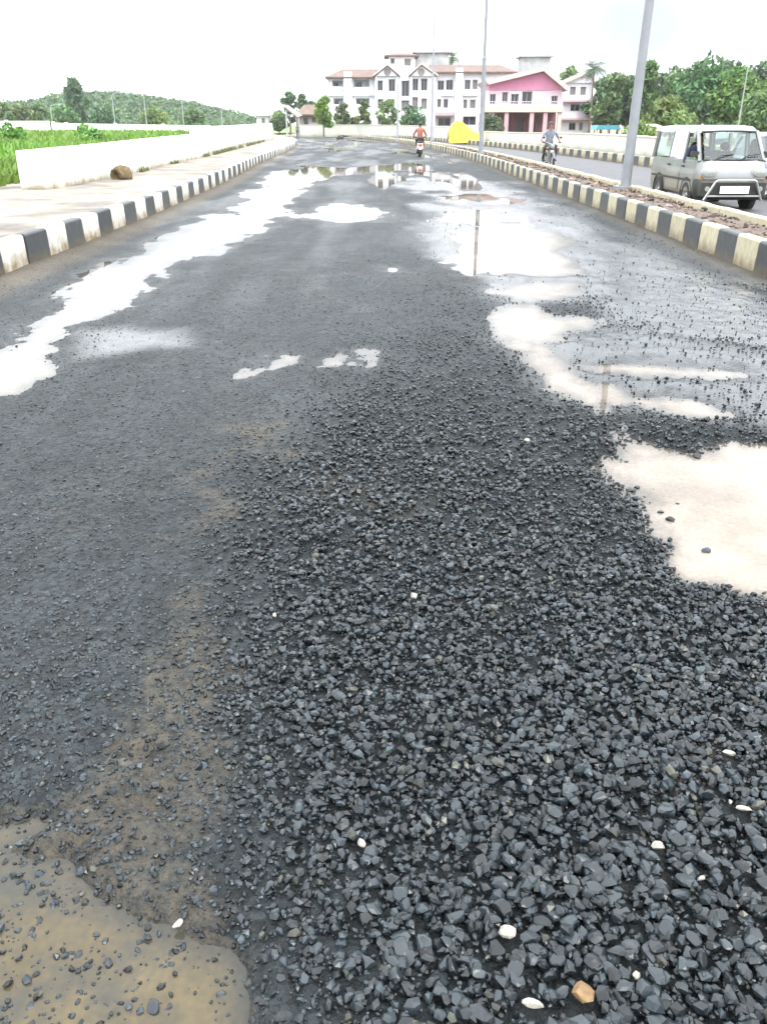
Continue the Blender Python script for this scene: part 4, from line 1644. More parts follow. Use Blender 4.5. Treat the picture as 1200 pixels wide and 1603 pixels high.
for i, (px, py, wp, tn_, lb) in enumerate([
        (2, 160, 34, (1.0, 1.05, .7), 'olive tree at the left edge beyond the far white wall'),
        (28, 164, 36, (1.1, 1.0, .7), 'brownish green tree second from the left edge beyond the white wall'),
        (58, 163, 38, (.95, 1.0, .75), 'rounded green tree left of the thin lamp post and tall tree'),
        (98, 166, 40, (.8, 1.1, .7), 'green tree at the foot of the tall pointed tree'),
        (165, 168, 46, (.65, .9, .75), 'dark tree right of the tall pointed tree'),
        (240, 172, 46, (1.15, 1.15, .6), 'yellow green tree in front of the middle of the hill'),
        (300, 174, 46, (.8, 1.0, .7), 'dark tree at the right foot of the wooded hill')]):
    dd = 188 + 5 * (i % 3)
    x, h = W(px, py, dd)
    sc = dd * math.cos(PITCH) / F_PX
    tree('broadleaf_tree', lb, x, dd, h, wp * sc * .62, tint=tn_, clumps=9, n=900, leaf=.5, trunk_h=.12)
x, h = W(1008, 205, 60)
tree('bush', 'light green bush spilling over the compound wall behind the van', x + .3, 62, 1.75, 1.25, (1.35, 1.5, .7), 9, 900, .16, .1, cat='bush')
for i, (px, dd, hh, lb) in enumerate([(252, 34, .9, 'leafy weed clump behind the white wall near its step'), (150, 60, 1.3, 'dark weed tuft in the field, right one of two'),
                                     (132, 75, 1.5, 'dark weed tuft in the field, left one of two'), (22, 60, 1.5, 'tall weed clump at the left edge of the field')]):
    x, _ = W(px, 220, dd)
    tree('weed_bush', lb, x, dd, hh, hh * .7, (1.0, 1.5, .55), 6, 350, .14 + dd * .001, .05, cat='bush', z0=.1)

# ================================================================== STREET FURNITURE


def lamp_pole(name, label, X, Y, z0, top, r0, r1, joint, lean=(0, 0), arm=True, m=M_GALV, group=None, side=1):
    t = thing(name, label, 'lamp post', (X, Y, z0), 0, group)
    t.rotation_euler = (lean[1], lean[0], 0)
    mb = MB()
    n = 12
    zj = joint
    rj = r0 + (r1 - r0) * .45
    if joint:
        mb.bar((0, 0, 0), (0, 0, zj), r0, rj, n)
        mb.bar((0, 0, zj), (0, 0, zj + .08), rj, rj * .78, n)
        mb.bar((0, 0, zj + .08), (0, 0, top), rj * .78, r1, n)
    else:
        mb.bar((0, 0, 0), (0, 0, top), r0, r1, n)
    mb.build('pole', m, t, smooth=True)
    if joint:
        MB().bar((0, 0, zj - .06), (0, 0, zj + .02), rj * 1.12, rj * 1.12, n).build('collar', m, t, smooth=True)
        bp = MB().box(-r0 * 2, r0 * 2, -r0 * 2, r0 * 2, -.1, .02).build('base_plate', m, t)
        for sx in (-1, 1):
            for sy in (-1, 1):
                MB().bar((sx * r0 * 1.6, sy * r0 * 1.6, .021), (sx * r0 * 1.6, sy * r0 * 1.6, .06), .018, .018, 6).build('bolt', m, bp)
    if arm:
        pts = [(0, 0, top - .1), (side * .25, 0, top + .22), (side * .7, 0, top + .42), (side * 1.4, 0, top + .5)]
        MB().path(pts, r1 * .8, 8).build('arm', m, t)
        mb = MB()
        mb.rings([[(side * 1.35, -.06, top + .44), (side * 1.35, .06, top + .44), (side * 1.35, .06, top + .56), (side * 1.35, -.06, top + .56)],
                  [(side * 1.6, -.14, top + .42), (side * 1.6, .14, top + .42), (side * 1.6, .10, top + .6), (side * 1.6, -.10, top + .6)],
                  [(side * 2.05, -.10, top + .46), (side * 2.05, .10, top + .46), (side * 2.05, .08, top + .56), (side * 2.05, -.08, top + .56)]])
        mb.build('lamp_head', m, t)
    return t


LPG = 'lamp posts along the median'
x, y = G(978, 292, .34)
lamp_pole('lamp_post', 'thick grey steel lamp pole in the median beside the van, nearest of all', x, y, .33, 8.6, .118, .07, 4.0, lean=(.018, 0), group=LPG)
x, y = G(752, 240, .34)
lamp_pole('lamp_post', 'grey lamp pole in the median behind the yellow tarpaulin\'s right end', x, y, .33, 9.5, .12, .07, 4.2, lean=(-.006, 0), group=LPG)
x, y = G(675, 226.5, .34)
lamp_pole('lamp_post', 'slim grey lamp pole just right of the scooter rider', x, y, .33, W(681, 20, y)[1] - .33, .10, .05, 4.2, arm=False, m=M_GALVD, group=LPG)
x, y = G(622, 221, .34)
lamp_pole('lamp_post', 'short slim pole at the end of the median before the white building', x, y, .33, W(622, 130, y)[1] - .33, .085, .05, None, arm=False, m=M_GALVD, group=LPG)
for i, (px, py) in enumerate([(79, 168), (175, 150), (225, 150), (284, 152), (346, 168)]):
    dd = 166
    x, h = W(px, py, dd)
    lamp_pole('lamp_post', ('thin pale post before the wooded hill, ' + ['leftmost of five', 'second from left', 'middle one of five', 'second from right', 'rightmost of five'][i]),
              x, dd, 0, h, .10, .06, None, arm=True, m=M_GALVD, group='thin posts before the wooded hill')
x, h = W(1171, 98, 88)
lamp_pole('utility_pole', 'pale thin pole rising through the trees above the van', x, 88, 0, h, .07, .045, None, arm=False, m=M_GALVD)

# yellow tarpaulin: a sheet thrown over a heap
tp = thing('tarpaulin', 'bright yellow tarpaulin heap by the compound wall beneath the white building', 'tarpaulin')
x0, _ = W(702, 200, 84)
x1, _ = W(753, 200, 84)
zt = W(700, 188, 84)[1]
nu, nv = 22, 12
v, f = [], []
prof = [(0, .62), (.15, .9), (.27, 1.0), (.40, .97), (.6, .74), (.8, .52), (1, .42)]
for i in range(nu):
    t_ = i / (nu - 1)
    ridge = np.interp(t_, [q[0] for q in prof], [q[1] for q in prof]) * (zt - .15)
    for k in range(nv):
        s = k / (nv - 1)
        zz = ridge * math.sin(math.pi * (.04 + .92 * s)) ** .8 + .34 * (float(fbm(np.array(t_ * 8), np.array(s * 4), 91)) - .5) + .1
        v.append((x0 + (x1 - x0) * t_, 82.8 + 2.2 * s, max(.03, zz)))
for i in range(nu - 1):
    for k in range(nv - 1):
        f.append((i * nv + k, (i + 1) * nv + k, (i + 1) * nv + k + 1, i * nv + k + 1))
mb = MB().add(v, f)
o = mb.build('sheet', M_YELLOW, tp, smooth=True, recalc=False)
sk = []
for i in range(nu):
    p = v[i * nv]
    sk.append((p[0], p[1], p[2]))
    sk.append((p[0], p[1] - .12, .16))
MB().add(sk, [(2 * i, 2 * i + 1, 2 * i + 3, 2 * i + 2) for i in range(nu - 1)]).build('sheet_edge', M_YELLOW, tp)

# teal sheet roof shelter
D = 100
sl = thing('shelter', 'low teal sheeted shelter behind the compound wall below the trees', 'shelter')
mb = MB()
mb.prism([(X_(936), Z_(203)), (X_(976), Z_(203)), (X_(972), Z_(196)), (X_(940), Z_(196))], D, D + 3)
mb.build('roof', M_TEAL, sl)
for q in (938, 955, 972):
    MB().box(X_(q), X_(q) + .12, D + .1, D + .22, 0, Z_(203)).build('post', M_GREYC, sl)
D = 88
sp_ = thing('shed', 'small shed with a dull pink roof behind the bush by the van', 'shed')
mb = MB()
facade(mb, X_(1006), X_(1046), 0, Z_(202), D, op([(1012, 1018, 205, 214)]), .3)
shell(mb, X_(1006), X_(1046), 0, Z_(202), D, D + 4)
mb.build('wall', [M_CREAM, M_ROOM], sp_)
mb = MB()
hip_roof(mb, X_(1003), X_(1050), D - .6, D + 4.6, Z_(201.5), Z_(194), .6, .6)
mb.build('roof', M_TERRA_W, sp_)

# clay lump at the foot of the white wall
x, y = G(190, 281, PZ)
bm = bmesh.new()
bmesh.ops.create_icosphere(bm, subdivisions=3, radius=1)
for vv in bm.verts:
    n_ = float(fbm(np.array(vv.co.x * 1.6 + 5), np.array(vv.co.y * 1.6 + vv.co.z * 1.3), 97))
    vv.co *= .75 + .6 * n_
    vv.co.x *= .27
    vv.co.y *= .25
    vv.co.z *= .22
    hole = (vv.co - Vector((-.12, -.24, -.02))).length
    if hole < .17:
        vv.co += Vector((.08, .22, 0)) * (1 - hole / .17)
me = bpy.data.meshes.new('earth_lump')
bm.to_mesh(me)
bm.free()
me.materials.append(M_LUMP)
o = link('earth_lump', me)
o.location = (x + .02, y, PZ + .12)
tag(o, 'brown broken lump of earth at the foot of the white wall', 'earth lump')
x, y = G(533, 218)
bm = bmesh.new()
bmesh.ops.create_icosphere(bm, subdivisions=2, radius=1)
for vv in bm.verts:
    n_ = float(fbm(np.array(vv.co.x * 2 + 3), np.array(vv.co.y * 2 + vv.co.z), 98))
    vv.co *= .7 + .6 * n_
    vv.co.x *= .5
    vv.co.y *= .5
    vv.co.z *= .34
me = bpy.data.meshes.new('rubble_heap')
bm.to_mesh(me)
bm.free()
me.materials.append(M_RUBBER)
o = link('rubble_heap', me)
o.location = (x, y, .12)
tag(o, 'small dark heap on the road at the far bend', 'heap')
# white marker post by the bend
x, y = G(577, 218)
mk = MB()
mk.prism([(-.17, 0), (.17, 0), (.17, .75), (.12, .92), (0, 1.0), (-.12, .92), (-.17, .75)], -.12, .12)
o = mk.build('marker_stone', M_WALLW)
o.location = (x, y, 0)
tag(o, 'white round-topped marker stone at the bend below the white building', 'marker stone')


# ================================================================== VEHICLES
def rrect(z, y0, y1, hw, r, n=4, hw2=None):
    """rounded rectangle in plan; hw at the front, hw2 at the rear"""
    hw2 = hw2 or hw
    pts = []
    for cx, cy, a0, h_ in ((hw - r, y0 + r, -90, hw), (hw2 - r, y1 - r, 0, hw2), (-(hw2 - r), y1 - r, 90, hw2), (-(hw - r), y0 + r, 180, hw)):
        for k in range(n + 1):
            a_ = R(a0 + 90 * k / n)
            pts.append((cx + r * math.cos(a_), cy + r * math.sin(a_), z))
    return pts


def wheel(parent, x, y, r, w_, sgn):
    t = MB().wheel((0, 0, 0), r, w_, 'x', n=22).build('wheel', M_RUBBER, parent, smooth=True)
    t.location = (x, y, r)
    mb = MB()
    n = 18
    prof = [(w_ * .42, r * .63), (w_ * .36, r * .52), (w_ * .2, r * .44), (w_ * .25, r * .2), (w_ * .38, r * .16), (w_ * .4, .004)]
    mb.rings([[(sgn * h_, q * math.cos(2 * math.pi * k / n), q * math.sin(2 * math.pi * k / n)) for k in range(n)] for h_, q in prof], cap0=False)
    mb.build('rim', M_RIM, t, smooth=True)
    return t


def van(X, Y, rz):
    t = thing('van', 'dusty silver microvan with a black bumper and chrome bull bar driving towards the camera', 'van', (X, Y, 0), rz)
    mb = MB()
    mb.rings([rrect(.24, -1.58, 1.60, .63, .12), rrect(.30, -1.64, 1.66, .685, .14), rrect(.52, -1.68, 1.68, .70, .14), rrect(.70, -1.68, 1.68, .712, .14),
              rrect(.80, -1.64, 1.68, .705, .15), rrect(.97, -1.55, 1.66, .69, .15)], cap1=False)
    mb.build('body', M_SILVER, t, smooth=True)
    # nose panel, a little proud, brighter front light put into its paler silver
    ns_ = []
    for z, y_, hw in ((.60, -1.69, .60), (.72, -1.69, .63), (.82, -1.645, .645), (.985, -1.558, .635)):
        ns_.append([(-hw, y_ + .05, z), (-hw * .75, y_ - .004, z), (-hw * .3, y_ - .012, z), (hw * .3, y_ - .012, z), (hw * .75, y_ - .004, z), (hw, y_ + .05, z)])
    v = [p for r_ in ns_ for p in r_]
    f = [(i * 6 + k, i * 6 + k + 1, (i + 1) * 6 + k + 1, (i + 1) * 6 + k) for i in range(3) for k in range(5)]
    MB().add(v, f).build('nose_panel', M_NOSE, t, smooth=True)
    mb = MB()
    mb.rings([rrect(1.49, -1.06, 1.60, .640, .14), rrect(1.56, -1.03, 1.58, .625, .14), rrect(1.61, -.95, 1.54, .585, .14), rrect(1.635, -.75, 1.40, .45, .12)])
    mb.build('roof', M_SILVERF, t, smooth=True)
    for k in range(3):
        MB().box(-.35 + k * .3, -.27 + k * .3, -.6, 1.2, 1.630, 1.648).build('roof_rib', M_SILVERF, t)
    # pillars
    for s in (-1, 1):
        for (yb, yt, w_) in ((-1.47, -1.00, .042), (-.52, -.50, .035), (.42, .40, .035), (1.56, 1.50, .06)):
            MB().bar((s * .672, yb, .95), (s * .618, yt, 1.52), w_, w_, 6).build('pillar', M_SILVER, t)
        # side panes
        for (y0, y1, t0, t1) in ((-1.36, -.56, -.93, -.53), (-.48, .38, -.46, .36), (.46, 1.50, .44, 1.44)):
            if s < 0 and y0 < -1:
                # the driver's window is wound down: only a strip of glass stands
                MB().add([(s * .690, y0, .965), (s * .690, y1, .965), (s * .685, y1, 1.02), (s * .685, y0 + .04, 1.02)], [(0, 1, 2, 3)]).build('side_window', M_GLASS, t)
            else:
                MB().add([(s * .690, y0, .965), (s * .690, y1, .965), (s * .636, t1, 1.50), (s * .636, t0, 1.50)], [(0, 1, 2, 3)]).build('side_window', M_GLASS, t)
    ws = MB().add([(-.60, -1.535, .98), (.60, -1.535, .98), (.545, -1.075, 1.505), (-.545, -1.075, 1.505), (0, -1.575, .985), (0, -1.10, 1.515)],
                  [(0, 4, 5, 3), (4, 1, 2, 5)]).build('windscreen', M_GLASS, t)
    mb = MB()
    lo_ = MB()
    lo_.path([(-.63, -1.535, .975), (-.2, -1.575, .98), (.2, -1.575, .98), (.63, -1.535, .975)], .018, 5)
    lo_.build('seal', M_RUBBER, ws)
    mb.path([(-.57, -1.075, 1.51), (-.2, -1.10, 1.525), (.2, -1.10, 1.525), (.57, -1.075, 1.51)], .018, 5)
    mb.build('seal', M_RUBBER, ws)
    
    for q in (-.42, .12):
        MB().path([(q, -1.60, .985), (q + .18, -1.52, 1.07), (q + .42, -1.49, 1.09)], .010, 5).build('wiper', M_RUBBER, t)
    MB().add([(-.56, 1.675, .99), (.56, 1.675, .99), (.50, 1.60, 1.47), (-.50, 1.60, 1.47)], [(0, 1, 2, 3)]).build('rear_window', M_GLASS, t)
    # papers on the dash corner, dashboard, seats
    mb = MB()
    mb.box(-.60, .60, -1.42, -1.10, .86, .955)
    mb.build('dashboard', M_DKPLAST, t)
    MB().box(.30, .54, -1.40, -1.25, .957, .972).build('dash_papers', M_PLATE, t)
    for s in (-.33, .33):
        sb = MB()
        sb.rings([rrect(.50, -.34, -.20, .22, .05), rrect(.95, -.26, -.14, .22, .05), rrect(1.12, -.23, -.13, .17, .04)])
        sb.ell((s * 0, -.16, 1.22), (.12, .05, .09))
        o_ = sb.build('seat', M_SEAT, t, smooth=True)
        o_.location.x = s
    sb = MB()
    sb.rings([rrect(.62, .40, .56, .58, .05), rrect(1.05, .50, .62, .58, .05), rrect(1.12, .52, .60, .5, .03)])
    sb.build('rear_seat', M_SEAT, t, smooth=True)
    pts = [(-.33 + .17 * math.cos(k * math.pi / 6), -1.02 + .08 * math.sin(k * math.pi / 6), .98 + .15 * math.sin(k * math.pi / 6)) for k in range(13)]
    MB().path(pts, .014, 5).build('steering_wheel', M_RUBBER, t)
    # bumper
    mb = MB()
    mb.rings([rrect(.22, -1.70, -1.30, .66, .10), rrect(.30, -1.78, -1.32, .718, .12), rrect(.56, -1.78, -1.32, .727, .12), rrect(.62, -1.72, -1.32, .718, .11)])
    mb.build('bumper', M_DKPLAST, t, smooth=True)
    mb = MB()
    mb.box(-.62, .62, -1.735, -1.66, .622, .655)
    mb.build('grille_bar', M_SILVER, t)
    # bull bar
    mb = MB()
    mb.path([(-.60, -1.80, .22), (-.42, -1.86, .58), (-.36, -1.87, .61), (.36, -1.87, .61), (.42, -1.86, .58), (.60, -1.80, .22)], .026, 8)
    mb.path([(-.56, -1.82, .30), (.56, -1.82, .30)], .018, 8)
    mb.build('bull_bar', M_CHROME, t, smooth=True)
    pl = MB().box(-.32, .28, -1.895, -1.88, .36, .50).build('number_plate', M_PLATE, t)
    for s in (-1, 1):
        MB().rings([[(s * (.53 + .178 * math.cos(2 * math.pi * k / 16) * q), -1.672 - d_, .745 + .105 * math.sin(2 * math.pi * k / 16) * q) for k in range(16)] for d_, q in ((0, 1), (.03, 1), (.034, .9))]).build('headlight_bezel', M_FRAME, t, smooth=True)
        hl = MB()
        hl.rings([[(s * (.53 + .155 * math.cos(2 * math.pi * k / 14) * q), -1.70 - .03 * dd_, .745 + .085 * math.sin(2 * math.pi * k / 14) * q)
                   for k in range(14)] for dd_, q in ((0, 1), (.9, .95), (1.25, .6), (1.3, .05))])
        h_ = hl.build('headlight', M_LAMP, t, smooth=True)
        MB().box(s * .655 - .02, s * .655 + .02, -1.66, -1.60, .62, .78).build('indicator', M_ORANGE, h_)
        fb = MB().bar((s * .55, -1.765, .44), (s * .55, -1.80, .44), .055, .05, 12).build('fog_lamp', M_LAMP, t)
        mi_ = MB()
        mi_.bar((s * .68, -1.30, 1.02), (s * .80, -1.32, 1.08), .014, .014, 6)
        mi_.rings([[(s * (.76 + .085 * cx), -1.36 + .03 * d_, 1.09 + .055 * cz) for cx, cz in ((-.9, -1), (.9, -1), (1, 0), (.9, 1), (-.9, 1), (-1, 0))] for d_ in (-1, 1)])
        mi_.build('mirror', M_DKPLAST, t)
        # doors
        for (y0, y1) in ((-1.36, -.50), (-.46, .42)):
            dr = MB().add([(s * .7165, y0 + .04, .36), (s * .7165, y1, .36), (s * .7165, y1, .70), (s * .695, y1, .945), (s * .695, y0, .945), (s * .7165, y0, .70),
                           (s * .68, y0 + .04, .36), (s * .68, y1, .36), (s * .68, y1, .70), (s * .66, y1, .945), (s * .66, y0, .945), (s * .68, y0, .70)],
                          [(0, 1, 2, 5), (5, 2, 3, 4), (6, 11, 8, 7), (11, 10, 9, 8), (0, 6, 7, 1), (1, 7, 8, 2), (2, 8, 9, 3), (3, 9, 10, 4), (4, 10, 11, 5), (5, 11, 6, 0)]).build('door', M_SILVER, t)
            MB().box(s * .722 - .014, s * .722 + .014, y1 - .20, y1 - .06, .82, .85).build('handle', M_DKPLAST, dr)
        MB().box(s * .719 - .006, s * .719 + .006, -1.2, 1.45, .555, .60).build('side_moulding', M_DKPLAST, t)
        for y_ in (-.98, .90):
            n = 22
            ring = lambda xx, q: [(s * xx, y_ + q * math.cos(2 * math.pi * k / n), .29 + q * math.sin(2 * math.pi * k / n)) for k in range(n)]
            MB().rings([ring(.60, .345), ring(.7205, .345), ring(.7205, .31), ring(.62, .30)]).build('wheel_arch', M_RUBBER, t)
            wheel(t, s * .635, y_, .275, .175, s)
    return t


VX, VY = 7.21, 20.2
van(VX, VY, R(1.0))


def car(X, Y, rz):
    t = thing('car', 'dark blue car partly hidden behind the van at the right edge', 'car', (X, Y, 0), rz)
    mb = MB()
    mb.rings([rrect(.22, -1.70, 1.74, .70, .2), rrect(.32, -1.78, 1.80, .77, .25), rrect(.60, -1.80, 1.82, .80, .25), rrect(.78, -1.72, 1.80, .79, .25), rrect(.92, -.95, 1.72, .75, .2)], cap1=True)
    mb.build('body', M_DARKBL, t, smooth=True)
    mb = MB()
    mb.rings([rrect(.921, -.92, 1.68, .735, .2), rrect(1.15, -.55, 1.60, .68, .2), rrect(1.38, -.15, 1.45, .60, .2)], cap1=False)
    mb.build('side_window', M_PANE, t, smooth=True)
    mb = MB()
    mb.rings([rrect(1.381, -.18, 1.47, .61, .2), rrect(1.45, -.05, 1.38, .55, .2), rrect(1.48, .2, 1.2, .4, .15)])
    mb.build('roof', M_DARKBL, t, smooth=True)
    for s in (-1, 1):
        for yb, yt in ((-.88, -.20), (.38, .42), (1.55, 1.38)):
            MB().bar((s * .735, yb, .92), (s * .60, yt, 1.40), .035, .03, 6).build('pillar', M_DARKBL, t)
        MB().ell((s * .58, -1.72, .66), (.16, .08, .09)).build('headlight', M_LAMP, t, smooth=True)
        MB().box(s * .86 - .09, s * .86 + .09, -.82, -.74, .92, 1.04).build('mirror', M_DARKBL, t)
        for y_ in (-1.12, 1.18):
            n = 20
            ring = lambda xx, q: [(s * xx, y_ + q * math.cos(2 * math.pi * k / n), .29 + q * math.sin(2 * math.pi * k / n)) for k in range(n)]
            MB().rings([ring(.66, .34), ring(.806, .34), ring(.806, .30), ring(.68, .29)]).build('wheel_arch', M_RUBBER, t)
            wheel(t, s * .715, y_, .285, .175, s)
        dr = MB().box(s * .803 - .006, s * .803 + .006, -.75, .40, .36, .74).build('door', M_DARKBL, t)
        MB().box(s * .812 - .008, s * .812 + .008, .20, .34, .68, .71).build('handle', M_DKPLAST, dr)
    MB().box(-.5, .5, -1.83, -1.76, .40, .54).build('grille', M_DKPLAST, t)
    MB().box(-.25, .25, -1.845, -1.832, .34, .45).build('number_plate', M_PLATE, t)
    return t


car(10.02, 22.6, R(0))


# ------------------------------------------------------------------ people
def skin_body(name, joints, edges, mats, owner, parent=None):
    """one continuous body: joints {name: (pos, radius)}; owner maps a joint to a material index"""
    names = list(joints)
    me_ = bpy.data.meshes.new(name)
    me_.from_pydata([joints[k][0] for k in names], [(names.index(a_), names.index(b_)) for a_, b_ in edges], [])
    ob = bpy.data.objects.new(name, me_)
    C.objects.link(ob)
    sm = ob.modifiers.new('skin', 'SKIN')
    sm.use_smooth_shade = True
    for i, k in enumerate(names):
        r_ = joints[k][1]
        r_ = (r_, r_) if not isinstance(r_, tuple) else r_
        me_.skin_vertices[0].data[i].radius = r_
        me_.skin_vertices[0].data[i].use_root = (k == 'pelvis')
    ss = ob.modifiers.new('sub', 'SUBSURF')
    ss.levels = 1
    ss.render_levels = 1
    dg = bpy.context.evaluated_depsgraph_get()
    ev = ob.evaluated_get(dg)
    nm = bpy.data.meshes.new_from_object(ev)
    bpy.data.objects.remove(ob)
    nm.name = name
    nm.materials.clear()
    for m_ in mats:
        nm.materials.append(m_)
    segs = [(Vector(joints[a_][0]), Vector(joints[b_][0]), a_, b_) for a_, b_ in edges]
    for p in nm.polygons:
        best, bi = 1e9, 0
        for s0, s1, a_, b_ in segs:
            d_ = s1 - s0
            t_ = max(0, min(1, (p.center - s0).dot(d_) / max(d_.length_squared, 1e-9)))
            q = (p.center - (s0 + d_ * t_)).length
            if q < best:
                best = q
                bi = owner(a_, b_, t_)
        p.material_index = bi
        p.use_smooth = True
    o_ = link(name, nm, parent)
    return o_


def hand_joints(J, E, side, wrist, d, up):
    """palm, four fingers and a thumb as short chains off the wrist"""
    d = Vector(d).normalized()
    up = Vector(up).normalized()
    lat = d.cross(up).normalized()
    wv = Vector(wrist)
    J[side + 'palm'] = (tuple(wv + d * .06), (.032, .02))
    E.append((side + 'wrist', side + 'palm'))
    for k, (o_, ln) in enumerate(((-.03, .065), (-.01, .078), (.01, .074), (.03, .058))):
        b0 = wv + d * .10 + lat * o_
        J[f'{side}f{k}a'] = (tuple(b0), .0095)
        J[f'{side}f{k}b'] = (tuple(b0 + d * ln * .55 - up * .012), .0085)
        J[f'{side}f{k}c'] = (tuple(b0 + d * ln * .75 - up * .045), .0075)
        E += [(side + 'palm', f'{side}f{k}a'), (f'{side}f{k}a', f'{side}f{k}b'), (f'{side}f{k}b', f'{side}f{k}c')]
    tside = -1 if side == 'l' else 1
    J[side + 't0'] = (tuple(wv + d * .05 + lat * tside * .04 - up * .015), .011)
    J[side + 't1'] = (tuple(wv + d * .085 + lat * tside * .055 - up * .04), .009)
    E += [(side + 'palm', side + 't0'), (side + 't0', side + 't1')]


def make_person(name, label, loc, rz, pose, cols, helmet=None, cat='person', face=True):
    """pose: joint dict in the person's frame, facing -y; cols = (skin, shirt, trousers, shoes)"""
    t = thing(name, label, cat, loc, rz)
    J = dict(pose)
    E = [('pelvis', 'spine'), ('spine', 'chest'), ('chest', 'neck'), ('neck', 'head'), ('head', 'crown')]
    for s in 'lr':
        E += [('chest', s + 'sho'), (s + 'sho', s + 'elb'), (s + 'elb', s + 'wrist'), ('pelvis', s + 'hip'), (s + 'hip', s + 'knee'), (s + 'knee', s + 'ank'), (s + 'ank', s + 'toe')]
        w_ = Vector(J[s + 'wrist'][0])
        e_ = Vector(J[s + 'elb'][0])
        hand_joints(J, E, s, w_, w_ - e_, (0, 0, 1) if abs((w_ - e_).normalized().z) < .8 else (0, -1, 0))

    def owner(a_, b_, t_):
        nm_ = (a_, b_)
        if any(k[1:] in ('palm',) or k[1:2] in ('f', 't') and k[0] in 'lr' and k[1:] not in ('toe',) for k in nm_):
            return 0
        if 'head' in nm_ or 'crown' in nm_ or 'neck' in nm_ and t_ > .55:
            return 0
        if any(k.endswith('toe') for k in nm_):
            return 3
        if any(k.endswith(('hip', 'knee', 'ank')) for k in nm_):
            return 2 if not (a_ == 'pelvis' and t_ < .3) else 2
        if any(k.endswith('wrist') for k in nm_) and t_ > .2:
            return 0
        if a_ == 'pelvis' and t_ < .25:
            return 2
        return 1
    body = skin_body('body', J, E, cols, owner, t)
    h = Vector(J['head'][0])
    c_ = Vector(J['crown'][0])
    hm_ = h.lerp(c_, .5)
    # hair or helmet cap, nose, ears, eyes, mouth
    if helmet:
        mb = MB()
        mb.ell((hm_.x, hm_.y + .01, hm_.z + .03), (.125, .14, .13), nu=14, nv=10)
        mb.build('helmet', helmet, t, smooth=True)
    else:
        mb = MB()
        mb.ell((hm_.x, hm_.y + .03, hm_.z + .035), (.093, .10, .105), nu=14, nv=10)
        mb.build('hair', M_HAIR, t, smooth=True)
    fc = MB()
    fy_ = hm_.y - .098
    fc.add([(hm_.x - .016, fy_ + .01, hm_.z - .035), (hm_.x + .016, fy_ + .01, hm_.z - .035), (hm_.x, fy_ - .022, hm_.z - .03), (hm_.x, fy_ + .008, hm_.z + .015)],
           [(0, 1, 2), (0, 2, 3), (1, 3, 2), (0, 3, 1)], 0)
    for s in (-1, 1):
        fc.ell((hm_.x + s * .088, hm_.y + .005, hm_.z - .01), (.014, .022, .032), 0, 6, 5)
        fc.ell((hm_.x + s * .033, fy_ + .016, hm_.z + .008), (.014, .010, .008), 1, 6, 5)
    fc.add([(hm_.x - .025, fy_ + .006, hm_.z - .066), (hm_.x + .025, fy_ + .006, hm_.z - .066), (hm_.x + .02, fy_ + .004, hm_.z - .056), (hm_.x - .02, fy_ + .004, hm_.z - .056)], [(0, 1, 2, 3)], 2)
    fc.build('face', [cols[0], M_EYE, M_HAIR], t)
    return t


def seated_pose(seat_z, hand_l, hand_r, foot_y, foot_z, lean=.10, foot_x=.19, knee_x=.25):
    """astride or on a seat, facing -y"""
    p = {}
    z = seat_z + .10
    p['pelvis'] = ((0, .02, z), (.155, .12))
    p['spine'] = ((0, -.01 - lean * .3, z + .22), (.135, .105))
    p['chest'] = ((0, -.02 - lean * .75, z + .43), (.165, .115))
    p['neck'] = ((0, -.03 - lean * 1.0, z + .575), (.055, .055))
    p['head'] = ((0, -.045 - lean * 1.05, z + .66), (.075, .085))
    p['crown'] = ((0, -.035 - lean * 1.05, z + .79), (.075, .085))
    for s, sg, hd in (('l', -1, hand_l), ('r', 1, hand_r)):
        sh_ = Vector((sg * .19, -.02 - lean * .75, z + .49))
        p[s + 'sho'] = (tuple(sh_), .062)
        hd = Vector(hd)
        mid = sh_.lerp(hd, .5)
        d_ = (hd - sh_).length
        bend = math.sqrt(max(.0, .29 ** 2 - min(d_ / 2, .289) ** 2))
        el = mid + Vector((sg * .6, .25, -.75)).normalized() * bend
        p[s + 'elb'] = (tuple(el), .043)
        p[s + 'wrist'] = (tuple(hd), .03)
        p[s + 'hip'] = ((sg * .11, -.02, z - .01), .09)
        p[s + 'knee'] = ((sg * knee_x, -.42, z - .03), .065)
        p[s + 'ank'] = ((sg * foot_x, foot_y, foot_z + .08), .043)
        p[s + 'toe'] = ((sg * (foot_x + .02), foot_y - .17, foot_z + .035), .038)
    return p


def standing_pose(h=1.68, stride=.1):
    k = h / 1.72
    p = {'pelvis': ((0, 0, .93 * k), (.15, .11)), 'spine': ((0, -.01, 1.13 * k), (.13, .10)), 'chest': ((0, -.01, 1.33 * k), (.165, .11)),
         'neck': ((0, -.02, 1.47 * k), .052), 'head': ((0, -.035, 1.56 * k), (.075, .085)), 'crown': ((0, -.03, 1.68 * k), (.072, .082))}
    for s, sg in (('l', -1), ('r', 1)):
        p[s + 'sho'] = ((sg * .19, -.01, 1.39 * k), .06)
        p[s + 'elb'] = ((sg * .255, .02, 1.11 * k), .042)
        p[s + 'wrist'] = ((sg * .26, -.05, .87 * k), .03)
        p[s + 'hip'] = ((sg * .10, 0, .90 * k), .092)
        p[s + 'knee'] = ((sg * .11, -.03 - sg * stride * .5, .49 * k), .064)
        p[s + 'ank'] = ((sg * .11, .02 - sg * stride, .085), .042)
        p[s + 'toe'] = ((sg * .13, -.14 - sg * stride, .036), .036)
    return p


